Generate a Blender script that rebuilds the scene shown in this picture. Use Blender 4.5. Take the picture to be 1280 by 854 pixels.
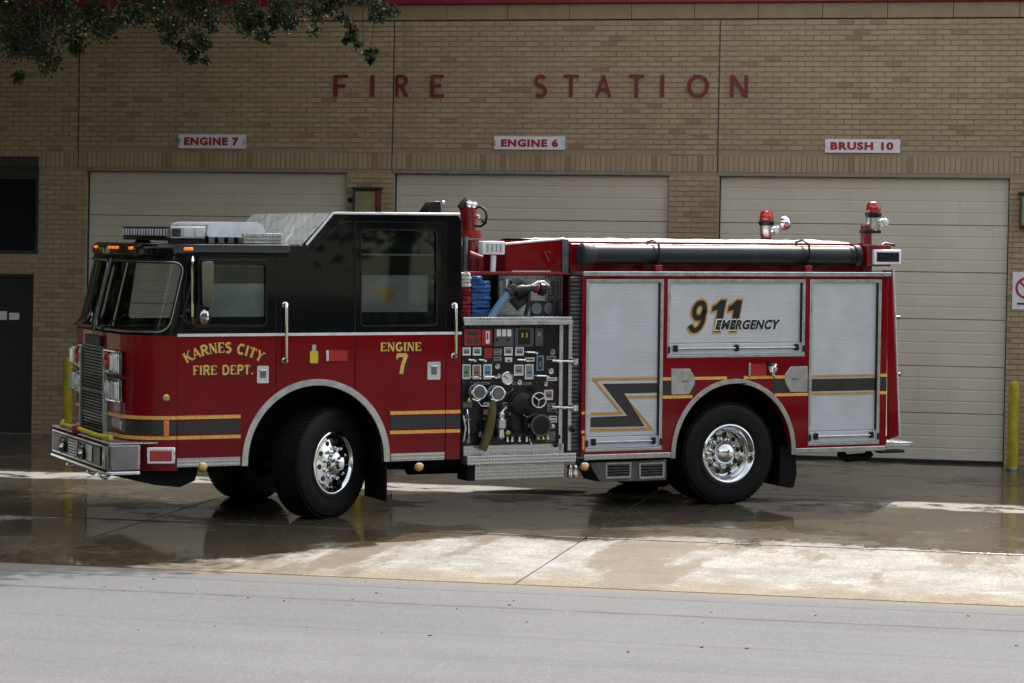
import bpy, bmesh, math, random
from mathutils import Vector, Matrix, noise
from mathutils.geometry import tessellate_polygon

for o in list(bpy.data.objects): bpy.data.objects.remove(o)
random.seed(7)
SC = bpy.context.scene
COL = SC.collection

# ------------------------------------------------------------------ camera
F_PX = 3100.0
CAM = Vector((6.5634, -31.7477, 2.0029)); YAW, PIT, ROL = .2099, .0181, .0188
FW = Vector((-math.sin(YAW)*math.cos(PIT), math.cos(YAW)*math.cos(PIT), -math.sin(PIT)))
RT = Vector((math.cos(YAW), math.sin(YAW), 0)); UP = RT.cross(FW)
RR = RT*math.cos(ROL) + UP*math.sin(ROL); UU = UP*math.cos(ROL) - RT*math.sin(ROL)
cd = bpy.data.cameras.new('camera'); cam = bpy.data.objects.new('camera', cd); COL.objects.link(cam)
cd.sensor_width = 36; cd.lens = 36*F_PX/1280; cd.clip_start = .1; cd.clip_end = 2000
m = Matrix.Identity(4)
for i in range(3):
    m[i][0], m[i][1], m[i][2], m[i][3] = RR[i], UU[i], -FW[i], CAM[i]
cam.matrix_world = m
SC.camera = cam

# ------------------------------------------------------------------ light
SUN_EL = math.radians(55.8)
sun_dir = Vector((.04, math.cos(SUN_EL), math.sin(SUN_EL))).normalized()      # towards the sun: behind the station
W = bpy.data.worlds.new('World'); SC.world = W; W.use_nodes = True
nt = W.node_tree; bgn = nt.nodes['Background']
sky = nt.nodes.new('ShaderNodeTexSky'); sky.sky_type = 'NISHITA'; sky.sun_disc = False
sky.sun_elevation = SUN_EL; sky.sun_rotation = math.atan2(sun_dir.x, sun_dir.y)
sky.dust_density = 4.0; sky.air_density = .9; sky.ozone_density = .6
hz = nt.nodes.new('ShaderNodeHueSaturation'); hz.inputs['Saturation'].default_value = .42
wm = nt.nodes.new('ShaderNodeMix'); wm.data_type = 'RGBA'; wm.blend_type = 'MULTIPLY'; wm.inputs[0].default_value = 1.; wm.inputs[7].default_value = (1.0, .978, .93, 1)
nt.links.new(sky.outputs[0], hz.inputs['Color']); nt.links.new(hz.outputs[0], wm.inputs[6]); nt.links.new(wm.outputs[2], bgn.inputs[0]); bgn.inputs[1].default_value = .15
sl = bpy.data.lights.new('sun', 'SUN'); sl.energy = 2.0; sl.angle = math.radians(.53); sl.color = (1, .965, .91)
so = bpy.data.objects.new('sun', sl); COL.objects.link(so)
so.rotation_euler = sun_dir.to_track_quat('Z', 'Y').to_euler(); so.location = (0, 20, 30)
SC.view_settings.view_transform = 'Standard'; SC.view_settings.look = 'None'
SC.view_settings.gamma = 1; SC.view_settings.use_curve_mapping = False
SC.view_settings.exposure = 1.5

# ------------------------------------------------------------------ pixel -> place helpers
def ray(px, py):
    return FW + RR*((px-640)/F_PX) - UU*((py-427)/F_PX)
def hit(px, py, n, o):
    d = ray(px, py); n = Vector(n); t = (Vector(o)-CAM).dot(n)/d.dot(n); return CAM + d*t
SLOPE = .025
def on_ground(px, py): return hit(px, py, (0, -SLOPE, 1), (0, 0, 0))
def on_wall(px, py): p = hit(px, py, (0, 1, 0), (0, 0, 0)); return p.x, p.z
T_O = Vector((3.4234, -5.79604, -.1449))
T_E = Vector((-0.8090978, -0.5873768, -0.0186856)); T_N = Vector((-0.0032364, -0.0273419, 0.9996209)); T_Y = -Vector((-0.5876651, 0.8088516, 0.0202213))
def T(px, py, y=0.0):                      # pixel -> (length, height) on the truck's own side plane at depth y
    p = hit(px, py, T_Y, T_O + T_Y*y) - T_O
    return p.dot(T_E), p.dot(T_N)
def TL(px, py, y=0.0): return T(px, py, y)[0]
def TH(px, py, y=0.0): return T(px, py, y)[1]

# ------------------------------------------------------------------ materials
MATS = {}
def new_mat(name):
    m = bpy.data.materials.new(name); m.use_nodes = True; MATS[name] = m
    return m, m.node_tree, m.node_tree.nodes['Principled BSDF']
def N(nt, t, **kw):
    n = nt.nodes.new(t)
    for k, v in kw.items():
        if k.startswith('i_'):
            k2 = k[2:]; n.inputs[int(k2) if k2.isdigit() else k2.replace('_', ' ')].default_value = v
        else: setattr(n, k, v)
    return n
def mth(nt, op, a, b=None, c=None, clamp=False):
    n = nt.nodes.new('ShaderNodeMath'); n.operation = op; n.use_clamp = clamp
    for i, v in enumerate((a, b, c)):
        if v is None: continue
        if isinstance(v, (int, float)): n.inputs[i].default_value = v
        else: nt.links.new(v, n.inputs[i])
    return n.outputs[0]
def mixc(nt, f, a, b, mode='MIX'):
    n = nt.nodes.new('ShaderNodeMix'); n.data_type = 'RGBA'; n.blend_type = mode
    for s, v in ((n.inputs[0], f), (n.inputs[6], a), (n.inputs[7], b)):
        if isinstance(v, (int, float)): s.default_value = v
        elif isinstance(v, tuple): s.default_value = (*v, 1) if len(v) == 3 else v
        else: nt.links.new(v, s)
    return n.outputs[2]
def ramp(nt, v, lo, hi, a=0., b=1., smooth=True):
    n = nt.nodes.new('ShaderNodeMapRange'); n.interpolation_type = 'SMOOTHSTEP' if smooth else 'LINEAR'
    nt.links.new(v, n.inputs[0])
    for i, x in enumerate((lo, hi, a, b)): n.inputs[i+1].default_value = x
    return n.outputs[0]
def noise_n(nt, vec, scale, detail=4, rough=.55, dist=0):
    n = N(nt, 'ShaderNodeTexNoise'); n.inputs['Scale'].default_value = scale; n.inputs['Detail'].default_value = detail
    n.inputs['Roughness'].default_value = rough; n.inputs['Distortion'].default_value = dist
    if vec is not None: nt.links.new(vec, n.inputs['Vector'])
    return n.outputs[0]
def pos(nt): return nt.nodes.new('ShaderNodeNewGeometry').outputs['Position']
def objc(nt): return nt.nodes.new('ShaderNodeTexCoord').outputs['Object']
def sep(nt, v):
    n = nt.nodes.new('ShaderNodeSeparateXYZ'); nt.links.new(v, n.inputs[0]); return n.outputs
def comb(nt, x, y, z):
    n = nt.nodes.new('ShaderNodeCombineXYZ')
    for i, v in enumerate((x, y, z)):
        if isinstance(v, (int, float)): n.inputs[i].default_value = v
        else: nt.links.new(v, n.inputs[i])
    return n.outputs[0]
def bump(nt, bsdf, h, strength=.3, dist=.01):
    n = nt.nodes.new('ShaderNodeBump'); n.inputs['Strength'].default_value = strength; n.inputs['Distance'].default_value = dist
    nt.links.new(h, n.inputs['Height']); nt.links.new(n.outputs[0], bsdf.inputs['Normal'])
def simple(name, col, rough=.5, metal=0., coat=0., var=.12, vscale=6, spec=.5, coat_rough=.05, emis=None):
    m, nt, b = new_mat(name)
    f = noise_n(nt, objc(nt), vscale, 5, .6)
    c = mixc(nt, ramp(nt, f, .3, .7), tuple(x*(1-var) for x in col), tuple(min(1, x*(1+var)) for x in col))
    nt.links.new(c, b.inputs['Base Color'])
    nt.links.new(ramp(nt, f, .2, .8, max(.02, rough*.8), min(1, rough*1.2)), b.inputs['Roughness'])
    b.inputs['Metallic'].default_value = metal; b.inputs['Coat Weight'].default_value = coat
    b.inputs['Coat Roughness'].default_value = coat_rough; b.inputs['Specular IOR Level'].default_value = spec
    if emis:
        b.inputs['Emission Color'].default_value = (*emis[0], 1); b.inputs['Emission Strength'].default_value = emis[1]
    return m
def car_paint(name, col, coat=.4):
    m, nt, b = new_mat(name)
    o = objc(nt)
    f = noise_n(nt, o, 1.7, 4, .55); g = noise_n(nt, o, 90, 2, .6)
    c = mixc(nt, ramp(nt, f, .3, .75), tuple(x*.88 for x in col), tuple(x*1.1 for x in col))
    z = sep(nt, o)[2]                                     # road film low down, a shape of its own from spray
    film = mth(nt, 'MULTIPLY', ramp(nt, z, .95, .5), ramp(nt, noise_n(nt, o, 5, 5, .65), .35, .75))
    c = mixc(nt, mth(nt, 'MULTIPLY', film, .10), c, (.12, .09, .07))
    nt.links.new(c, b.inputs['Base Color'])
    b.inputs['Roughness'].default_value = .32; b.inputs['Coat Weight'].default_value = coat; b.inputs['Specular IOR Level'].default_value = .05
    nt.links.new(mth(nt, 'ADD', mth(nt, 'MULTIPLY', film, .3), ramp(nt, f, .3, .8, .02, .07)), b.inputs['Coat Roughness'])
    bump(nt, b, noise_n(nt, o, 2.2, 2, .5), .05, .02)
    return m
car_paint('red_paint', (.19, .0028, .0075)); car_paint('black_paint', (.0022, .0027, .0042), .75)
simple('red_plain', (.19, .005, .009), .35, coat=.4)
simple('gold', (.80, .44, .11), .4, metal=.1, var=.2, vscale=40)
simple('gold_print', (.50, .27, .05), .5, var=.12)
simple('stripe_grey', (.014, .0135, .015), .35, coat=.4)
simple('print_black', (.005, .005, .0055), .45)
simple('print_white', (.75, .75, .74), .45)
simple('trim_white', (.72, .73, .75), .3)
simple('bumper_chrome', (.24, .245, .255), .07, metal=1, var=.12)
simple('chrome', (.78, .79, .80), .07, metal=1, var=.05)
simple('alu', (.56, .57, .59), .32, metal=1, var=.12, vscale=12)
simple('alu_satin', (.585, .61, .66), .36, metal=.25, var=.05, vscale=3)
simple('alu_dull', (.17, .178, .188), .45, metal=.9, var=.25, vscale=10)
simple('black_plastic', (.005, .005, .0055), .42, spec=.35)
simple('black_panel', (.0045, .0052, .0062), .35, coat=.2, spec=.3)
simple('chassis_black', (.0035, .0035, .004), .75, var=.35, spec=.2)
simple('grey_plastic', (.06, .065, .07), .5)
simple('pale_panel_grey', (.36, .36, .37), .6); simple('pale_panel_teal', (.46, .49, .48), .6)  # tones of the pale panels added behind the side glass
simple('cab_grey', (.38, .40, .39), .7)
simple('white_enamel', (.82, .84, .87), .35, coat=.3)
simple('yellow_paint', (.36, .30, .010), .45, var=.22, vscale=9)
simple('yellow_hose', (.62, .48, .04), .6)
simple('blue_hose', (.012, .07, .25), .6, var=.35, vscale=18)
simple('red_hose', (.26, .015, .018), .65, var=.35, vscale=18)
simple('white_hose', (.62, .60, .55), .75, var=.2, vscale=14)
simple('olive_hose', (.085, .07, .018), .75, var=.35, vscale=25)
simple('suction_hose', (.0075, .0105, .015), .40, var=.25, vscale=9)
simple('vinyl_white', (.66, .65, .63), .5)
simple('bag_grey', (.022, .024, .027), .6, var=.3, vscale=14)
simple('plate_red', (.28, .010, .012), .4)
simple('gauge_white', (.66, .66, .64), .35)
simple('label_green', (.11, .24, .15), .5); simple('label_pink', (.28, .15, .15), .5); simple('label_blue', (.11, .20, .31), .5); simple('label_grey', (.20, .21, .22), .5)
simple('brass', (.55, .42, .18), .3, metal=1)
simple('sign_white', (.70, .70, .71), .5, var=.05); simple('sign_red', (.33, .008, .014), .5)
simple('letter_red', (.155, .008, .014), .5, var=.15)
simple('fascia_red', (.20, .010, .022), .45, var=.1, vscale=2)
simple('dark_door', (.0085, .0105, .014), .4, var=.2, vscale=3)
simple('dark_window', (.005, .007, .011), .12, var=.2)
simple('frame_brown', (.035, .027, .021), .5)
simple('box_olive', (.24, .22, .12), .6, var=.15)
simple('rubber_seal', (.006, .006, .006), .7)
simple('stone_band', (.268, .20, .12), .8, var=.12, vscale=5)
simple('steel_lintel', (.23, .20, .165), .6, var=.15)
simple('roof_grey', (.2, .2, .2), .8)
simple('debris', (.05, .042, .032), .9, var=.5, vscale=3)
def lens_mat(name, col, e=0.0):
    m, nt, b = new_mat(name)
    w = N(nt, 'ShaderNodeTexWave'); w.inputs['Scale'].default_value = 60; nt.links.new(objc(nt), w.inputs['Vector'])
    nt.links.new(mixc(nt, w.outputs[1], tuple(x*.7 for x in col), col), b.inputs['Base Color'])
    b.inputs['Roughness'].default_value = .12; b.inputs['Coat Weight'].default_value = 1
    b.inputs['Subsurface Weight'].default_value = .0
    if e: b.inputs['Emission Color'].default_value = (*col, 1); b.inputs['Emission Strength'].default_value = e
    return m
lens_mat('lens_amber', (.85, .22, .02)); lens_mat('lens_red', (.45, .008, .012)); lens_mat('lens_clear', (.72, .74, .76)); lens_mat('lens_dark', (.02, .022, .032))
lens_mat('lamp_amber', (.95, .55, .12)); lens_mat('marker_lit', (1.0, .22, .02), .25)
def glass_mat(name, tint, body):
    m, nt, b = new_mat(name)
    nt.nodes.remove(b)
    out = [n for n in nt.nodes if n.type == 'OUTPUT_MATERIAL'][0]
    tr = N(nt, 'ShaderNodeBsdfTransparent'); tr.inputs[0].default_value = (*tint, 1)
    gl = N(nt, 'ShaderNodeBsdfGlossy'); gl.inputs['Roughness'].default_value = .02; gl.inputs[0].default_value = (.95, .97, 1, 1)
    fr = N(nt, 'ShaderNodeFresnel'); fr.inputs[0].default_value = 1.5
    film = N(nt, 'ShaderNodeBsdfDiffuse'); film.inputs[0].default_value = (*body, 1)
    d = ramp(nt, noise_n(nt, objc(nt), 3.5, 5, .6), .35, .8, .02, .10)
    mx0 = N(nt, 'ShaderNodeMixShader'); nt.links.new(d, mx0.inputs[0]); nt.links.new(tr.outputs[0], mx0.inputs[1]); nt.links.new(film.outputs[0], mx0.inputs[2])
    mx = N(nt, 'ShaderNodeMixShader'); nt.links.new(fr.outputs[0], mx.inputs[0]); nt.links.new(mx0.outputs[0], mx.inputs[1]); nt.links.new(gl.outputs[0], mx.inputs[2])
    nt.links.new(mx.outputs[0], out.inputs[0])
glass_mat('glass_tint', (.80, .83, .82), (.05, .06, .055)); glass_mat('glass_shield', (.90, .95, .92), (.05, .06, .05))
def tread_plate(name, col, k=95, kb=.9, r0=.2, r1=.4):
    m, nt, b = new_mat(name)
    o = sep(nt, objc(nt))
    a = mth(nt, 'ADD', o[0], mth(nt, 'MULTIPLY', o[1], .9)); c = mth(nt, 'ADD', o[2], mth(nt, 'MULTIPLY', o[1], .35))
    s1 = mth(nt, 'SINE', mth(nt, 'MULTIPLY', mth(nt, 'ADD', a, c), k)); s2 = mth(nt, 'SINE', mth(nt, 'MULTIPLY', mth(nt, 'SUBTRACT', a, c), k))
    h = ramp(nt, mth(nt, 'MULTIPLY', s1, s2), .1, .6)
    bump(nt, b, h, kb, .004)
    f = noise_n(nt, objc(nt), 8, 5, .6)
    nt.links.new(mixc(nt, ramp(nt, f, .3, .75), tuple(x*.75 for x in col), col), b.inputs['Base Color'])
    b.inputs['Metallic'].default_value = .95; nt.links.new(ramp(nt, f, .3, .8, r0, r1), b.inputs['Roughness'])
tread_plate('tread_plate', (.60, .61, .62)); tread_plate('sunlit_tread_plate', (.86, .88, .83), 46, .6, .25, .42); MATS['sunlit_tread_plate'].node_tree.nodes['Principled BSDF'].inputs['Metallic'].default_value = .35  # second plate is a paler copy, brightness painted in for sunlit dapples
def tyre_mat():
    m, nt, b = new_mat('tyre_rubber')
    o = objc(nt); f = noise_n(nt, o, 9, 5, .6)
    nt.links.new(mixc(nt, ramp(nt, f, .35, .75), (.0028, .003, .0034), (.0065, .0065, .007)), b.inputs['Base Color'])
    b.inputs['Roughness'].default_value = .62; b.inputs['Specular IOR Level'].default_value = .25
    bump(nt, b, noise_n(nt, o, 60, 3, .6), .15, .004)
tyre_mat()
# brick: one tone per brick cell
B_L, B_H = .2032, .0667; B_Z0 = 3.872
def brick_mat(name, soldier=False):
    m, nt, b = new_mat(name)
    p = sep(nt, pos(nt))
    if soldier:
        col = mth(nt, 'FLOOR', mth(nt, 'DIVIDE', p[0], B_H)); row = mth(nt, 'ADD', 77.5, mth(nt, 'FLOOR', mth(nt, 'MULTIPLY', p[1], .0)))
    else:
        row = mth(nt, 'FLOOR', mth(nt, 'DIVIDE', mth(nt, 'SUBTRACT', p[2], B_Z0), B_H))
        par = mth(nt, 'MULTIPLY', mth(nt, 'FLOORED_MODULO', row, 2.0), .5)
        col = mth(nt, 'FLOOR', mth(nt, 'ADD', mth(nt, 'DIVIDE', p[0], B_L), par))
    wn = N(nt, 'ShaderNodeTexWhiteNoise'); wn.noise_dimensions = '2D'
    nt.links.new(comb(nt, mth(nt, 'ADD', col, .5), mth(nt, 'ADD', row, .5), 0), wn.inputs['Vector'])
    v = wn.outputs[0]
    c = mixc(nt, ramp(nt, v, 0, .75, smooth=False), (.348, .263, .160), (.408, .313, .200))
    c = mixc(nt, ramp(nt, v, .95, .96), c, (.28, .19, .11))
    c = mixc(nt, mth(nt, 'MULTIPLY', ramp(nt, noise_n(nt, pos(nt), .9, 4, .6), .42, .72), .35), c, (.24, .165, .095))
    c = mixc(nt, mth(nt, 'MULTIPLY', ramp(nt, noise_n(nt, pos(nt), 55, 4, .7), .35, .75), .28), c, (.20, .15, .09))
    st = noise_n(nt, comb(nt, mth(nt, 'MULTIPLY', p[0], 3.2), 0, mth(nt, 'MULTIPLY', p[2], .22)), 1, 5, .65)     # run-off streaks from the coping
    c = mixc(nt, mth(nt, 'MULTIPLY', ramp(nt, st, .52, .74), ramp(nt, p[2], 4.2, 5.6, .12, .5)), c, (.16, .118, .072))
    nt.links.new(c, b.inputs['Base Color']); b.inputs['Roughness'].default_value = .85
    bump(nt, b, noise_n(nt, pos(nt), 70, 5, .7), .35, .006)
    return m
brick_mat('brick_tan'); brick_mat('brick_soldier', True)
def mortar():
    m, nt, b = new_mat('mortar')
    f = noise_n(nt, pos(nt), 30, 5, .7); g = noise_n(nt, pos(nt), 1.3, 4, .6)
    c = mixc(nt, f, (.265, .212, .142), (.345, .282, .20)); c = mixc(nt, ramp(nt, g, .4, .8, 0, .4), c, (.15, .12, .085))
    nt.links.new(c, b.inputs['Base Color']); b.inputs['Roughness'].default_value = .95
    bump(nt, b, f, .5, .006)
mortar()
def door_mat():
    m, nt, b = new_mat('door_panel')
    p = pos(nt); f = noise_n(nt, p, 1.5, 5, .6); g = noise_n(nt, p, 25, 4, .6)
    c = mixc(nt, ramp(nt, f, .3, .75), (.555, .515, .415), (.61, .57, .465))
    s = sep(nt, p); st = noise_n(nt, comb(nt, mth(nt, 'MULTIPLY', s[0], 9), 0, mth(nt, 'MULTIPLY', s[2], .8)), 1, 4, .6)
    c = mixc(nt, ramp(nt, st, .55, .8, 0, .22), c, (.28, .26, .22))
    c = mixc(nt, ramp(nt, g, .6, .8, 0, .10), c, (.2, .18, .15))
    nt.links.new(c, b.inputs['Base Color']); b.inputs['Roughness'].default_value = .48
door_mat()
def concrete():
    m, nt, b = new_mat('concrete_wet')
    p = pos(nt); s = sep(nt, p)
    n1 = noise_n(nt, p, .55, 5, .6); n2 = noise_n(nt, p, 2.4, 6, .65); pg = comb(nt, s[0], mth(nt, 'MULTIPLY', s[1], .35), s[2]); n3 = noise_n(nt, pg, 16, 5, .7); n4 = noise_n(nt, pg, 44, 4, .7); n5 = noise_n(nt, pg, 90, 2, .6)
    dry = mixc(nt, ramp(nt, n2, .3, .72), (.190, .183, .168), (.315, .308, .29))
    dry = mixc(nt, ramp(nt, n3, .42, .72, 0, .38), dry, (.15, .136, .112))
    dry = mixc(nt, ramp(nt, n4, .50, .66, 0, .62), dry, (.115, .10, .08)); dry = mixc(nt, ramp(nt, n5, .58, .68, 0, .5), dry, (.36, .35, .32))
    dy = mth(nt, 'MULTIPLY', mth(nt, 'SUBTRACT', n2, .5), 1.3); df = mth(nt, 'MULTIPLY', mth(nt, 'SUBTRACT', n3, .5), .5)
    yy = mth(nt, 'ADD', mth(nt, 'ADD', s[1], dy), df)
    silt = ramp(nt, yy, -11.35, -11.95)
    tr = noise_n(nt, comb(nt, mth(nt, 'MULTIPLY', s[0], .85), mth(nt, 'MULTIPLY', s[1], .16), 7.7), 1, 6, .62)
    tr = mth(nt, 'ADD', tr, mth(nt, 'MULTIPLY', mth(nt, 'SUBTRACT', n3, .5), .10))
    trickle = mth(nt, 'MULTIPLY', ramp(nt, tr, .515, .575), ramp(nt, s[1], -8.4, -9.3))
    silt = mth(nt, 'MAXIMUM', mth(nt, 'MULTIPLY', silt, .7), mth(nt, 'MULTIPLY', trickle, .7))
    dry = mixc(nt, mth(nt, 'MULTIPLY', silt, ramp(nt, n4, .3, .7, .6, 1.)), dry, (.165, .122, .070))
    # water on the upper slabs; wet left patch is shaped after the cast shadow
    edge = mth(nt, 'ADD', mth(nt, 'ADD', s[1], mth(nt, 'MULTIPLY', mth(nt, 'SUBTRACT', n1, .5), 2.2)), df)
    wet = ramp(nt, edge, -9.35, -8.95)
    xl = mth(nt, 'ADD', mth(nt, 'ADD', s[0], mth(nt, 'MULTIPLY', mth(nt, 'ADD', s[1], 10.4), -.75)), dy)
    wet = mth(nt, 'MAXIMUM', wet, mth(nt, 'MULTIPLY', ramp(nt, xl, .75, .45), ramp(nt, xl, -4.2, -3.6)))
    yr = mth(nt, 'ABSOLUTE', mth(nt, 'ADD', mth(nt, 'ADD', s[1], 5.15), mth(nt, 'MULTIPLY', mth(nt, 'SUBTRACT', n1, .5), 1.0)))
    dry_glare = mth(nt, 'MULTIPLY', ramp(nt, yr, .42, .22), ramp(nt, mth(nt, 'ADD', n2, mth(nt, 'MULTIPLY', df, .3)), .38, .50))  # paler dry strip stands in for the sunlit glare streak
    wet = mth(nt, 'MULTIPLY', wet, mth(nt, 'SUBTRACT', 1.0, mth(nt, 'MULTIPLY', dry_glare, .9)))
    mixn = mth(nt, 'ADD', mth(nt, 'MULTIPLY', n1, .6), mth(nt, 'MULTIPLY', n2, .4))
    pud = mth(nt, 'MULTIPLY', wet, ramp(nt, mixn, .42, .50))
    damp = mth(nt, 'MAXIMUM', wet, mth(nt, 'MULTIPLY', trickle, .5))
    wc = mixc(nt, 1.0, dry, (.31, .275, .215), 'MULTIPLY')
    wc = mixc(nt, mth(nt, 'MULTIPLY', ramp(nt, n2, .45, .7), .5), wc, (.075, .054, .030))
    nt.links.new(mixc(nt, damp, dry, wc), b.inputs['Base Color'])
    r = mth(nt, 'SUBTRACT', .88, mth(nt, 'MULTIPLY', damp, .56)); r = mth(nt, 'SUBTRACT', r, mth(nt, 'MULTIPLY', pud, .27))
    nt.links.new(r, b.inputs['Roughness']); b.inputs['IOR'].default_value = 1.36
    nt.links.new(mth(nt, 'ADD', .20, mth(nt, 'MULTIPLY', pud, .22)), b.inputs['Specular IOR Level'])
    h = mth(nt, 'MULTIPLY', mth(nt, 'ADD', n3, mth(nt, 'ADD', n4, mth(nt, 'MULTIPLY', n5, .5))), mth(nt, 'SUBTRACT', 1.0, mth(nt, 'MAXIMUM', mth(nt, 'MULTIPLY', damp, .75), mth(nt, 'MULTIPLY', pud, .985))))
    bump(nt, b, h, .4, .006)
concrete()
def road_mat():
    m, nt, b = new_mat('road_seal')
    p = pos(nt); s = sep(nt, p)
    n1 = noise_n(nt, p, .35, 5, .6); n2 = noise_n(nt, p, 3, 6, .65); pg = comb(nt, s[0], mth(nt, 'MULTIPLY', s[1], .4), s[2]); n3 = noise_n(nt, pg, 26, 5, .7); n4 = noise_n(nt, pg, 70, 3, .6)
    v = N(nt, 'ShaderNodeTexVoronoi'); v.inputs['Scale'].default_value = 55; nt.links.new(p, v.inputs['Vector'])
    sx = noise_n(nt, comb(nt, mth(nt, 'MULTIPLY', s[0], .04), mth(nt, 'MULTIPLY', s[1], 1.9), 0), 1, 5, .6)
    c = mixc(nt, ramp(nt, n1, .3, .7), (.090, .091, .097), (.108, .109, .116))
    c = mixc(nt, ramp(nt, sx, .32, .7, 0, .6), c, (.122, .123, .129)); c = mixc(nt, ramp(nt, n2, .5, .78, 0, .30), c, (.088, .086, .086))
    c = mixc(nt, ramp(nt, n3, .45, .72, 0, .22), c, (.078, .077, .079)); c = mixc(nt, ramp(nt, n4, .55, .66, 0, .2), c, (.20, .198, .20))
    wn = N(nt, 'ShaderNodeSeparateColor'); nt.links.new(v.outputs['Color'], wn.inputs[0])
    c = mixc(nt, ramp(nt, wn.outputs[0], .93, .94, 0, .25), c, (.05, .047, .045)); c = mixc(nt, ramp(nt, wn.outputs[1], .95, .96, 0, .22), c, (.27, .262, .25))
    jit = noise_n(nt, comb(nt, s[0], 0, 0), .8, 6, .68)
    yy = mth(nt, 'ADD', s[1], mth(nt, 'MULTIPLY', mth(nt, 'SUBTRACT', jit, .5), .22))
    for y0, w, k in ((-13.72, .035, .75), (-12.78, .03, .5), (-15.4, .05, .22), (-16.7, .04, .15)):
        d = mth(nt, 'ABSOLUTE', mth(nt, 'SUBTRACT', yy, y0))
        k_ = mth(nt, 'MULTIPLY', ramp(nt, d, w*2, w*.3), mth(nt, 'MULTIPLY', ramp(nt, n2, .3, .6, .4, 1), k))
        c = mixc(nt, k_, c, (.045, .042, .040))
    # silt washed off the apron
    c = mixc(nt, mth(nt, 'MULTIPLY', ramp(nt, mth(nt, 'ADD', yy, mth(nt, 'MULTIPLY', mth(nt, 'SUBTRACT', n2, .5), .6)), -12.65, -12.3), .55), c, (.15, .122, .085))
    nt.links.new(c, b.inputs['Base Color']); b.inputs['Roughness'].default_value = .92; b.inputs['Specular IOR Level'].default_value = .25
    bump(nt, b, mth(nt, 'ADD', n4, mth(nt, 'ADD', n3, wn.outputs[2])), .5, .006)
road_mat()
def grass_mat():
    m, nt, b = new_mat('verge')
    p = pos(nt); n1 = noise_n(nt, p, .2, 5, .6); n2 = noise_n(nt, p, 14, 5, .7)
    c = mixc(nt, ramp(nt, n1, .35, .7), (.055, .075, .03), (.13, .115, .06)); c = mixc(nt, ramp(nt, n2, .3, .75, 0, .6), c, (.03, .04, .017))
    nt.links.new(c, b.inputs['Base Color']); b.inputs['Roughness'].default_value = .9; bump(nt, b, n2, .6, .03)
grass_mat()
def leaf_mat(name, a, c2):
    m, nt, b = new_mat(name)
    at = N(nt, 'ShaderNodeAttribute', attribute_name='tone')
    c = mixc(nt, at.outputs['Fac'], a, c2); nt.links.new(c, b.inputs['Base Color'])
    b.inputs['Roughness'].default_value = .45; b.inputs['Specular IOR Level'].default_value = .4
    out = [n for n in nt.nodes if n.type == 'OUTPUT_MATERIAL'][0]
    tl = N(nt, 'ShaderNodeBsdfTranslucent'); nt.links.new(mixc(nt, .5, c, (.10, .16, .02)), tl.inputs[0])
    mx = N(nt, 'ShaderNodeMixShader'); mx.inputs[0].default_value = .14
    nt.links.new(b.outputs[0], mx.inputs[1]); nt.links.new(tl.outputs[0], mx.inputs[2]); nt.links.new(mx.outputs[0], out.inputs[0])
leaf_mat('leaf_oak', (.008, .014, .0065), (.044, .058, .020)); leaf_mat('leaf_far', (.045, .068, .028), (.11, .145, .055))
def bark():
    m, nt, b = new_mat('bark'); o = objc(nt); s = sep(nt, o)
    f = noise_n(nt, comb(nt, mth(nt, 'MULTIPLY', s[0], 9), mth(nt, 'MULTIPLY', s[1], 9), mth(nt, 'MULTIPLY', s[2], 1.6)), 2, 5, .65)
    nt.links.new(mixc(nt, f, (.03, .024, .018), (.13, .105, .08)), b.inputs['Base Color']); b.inputs['Roughness'].default_value = .9; bump(nt, b, f, .8, .03)
bark()

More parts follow.
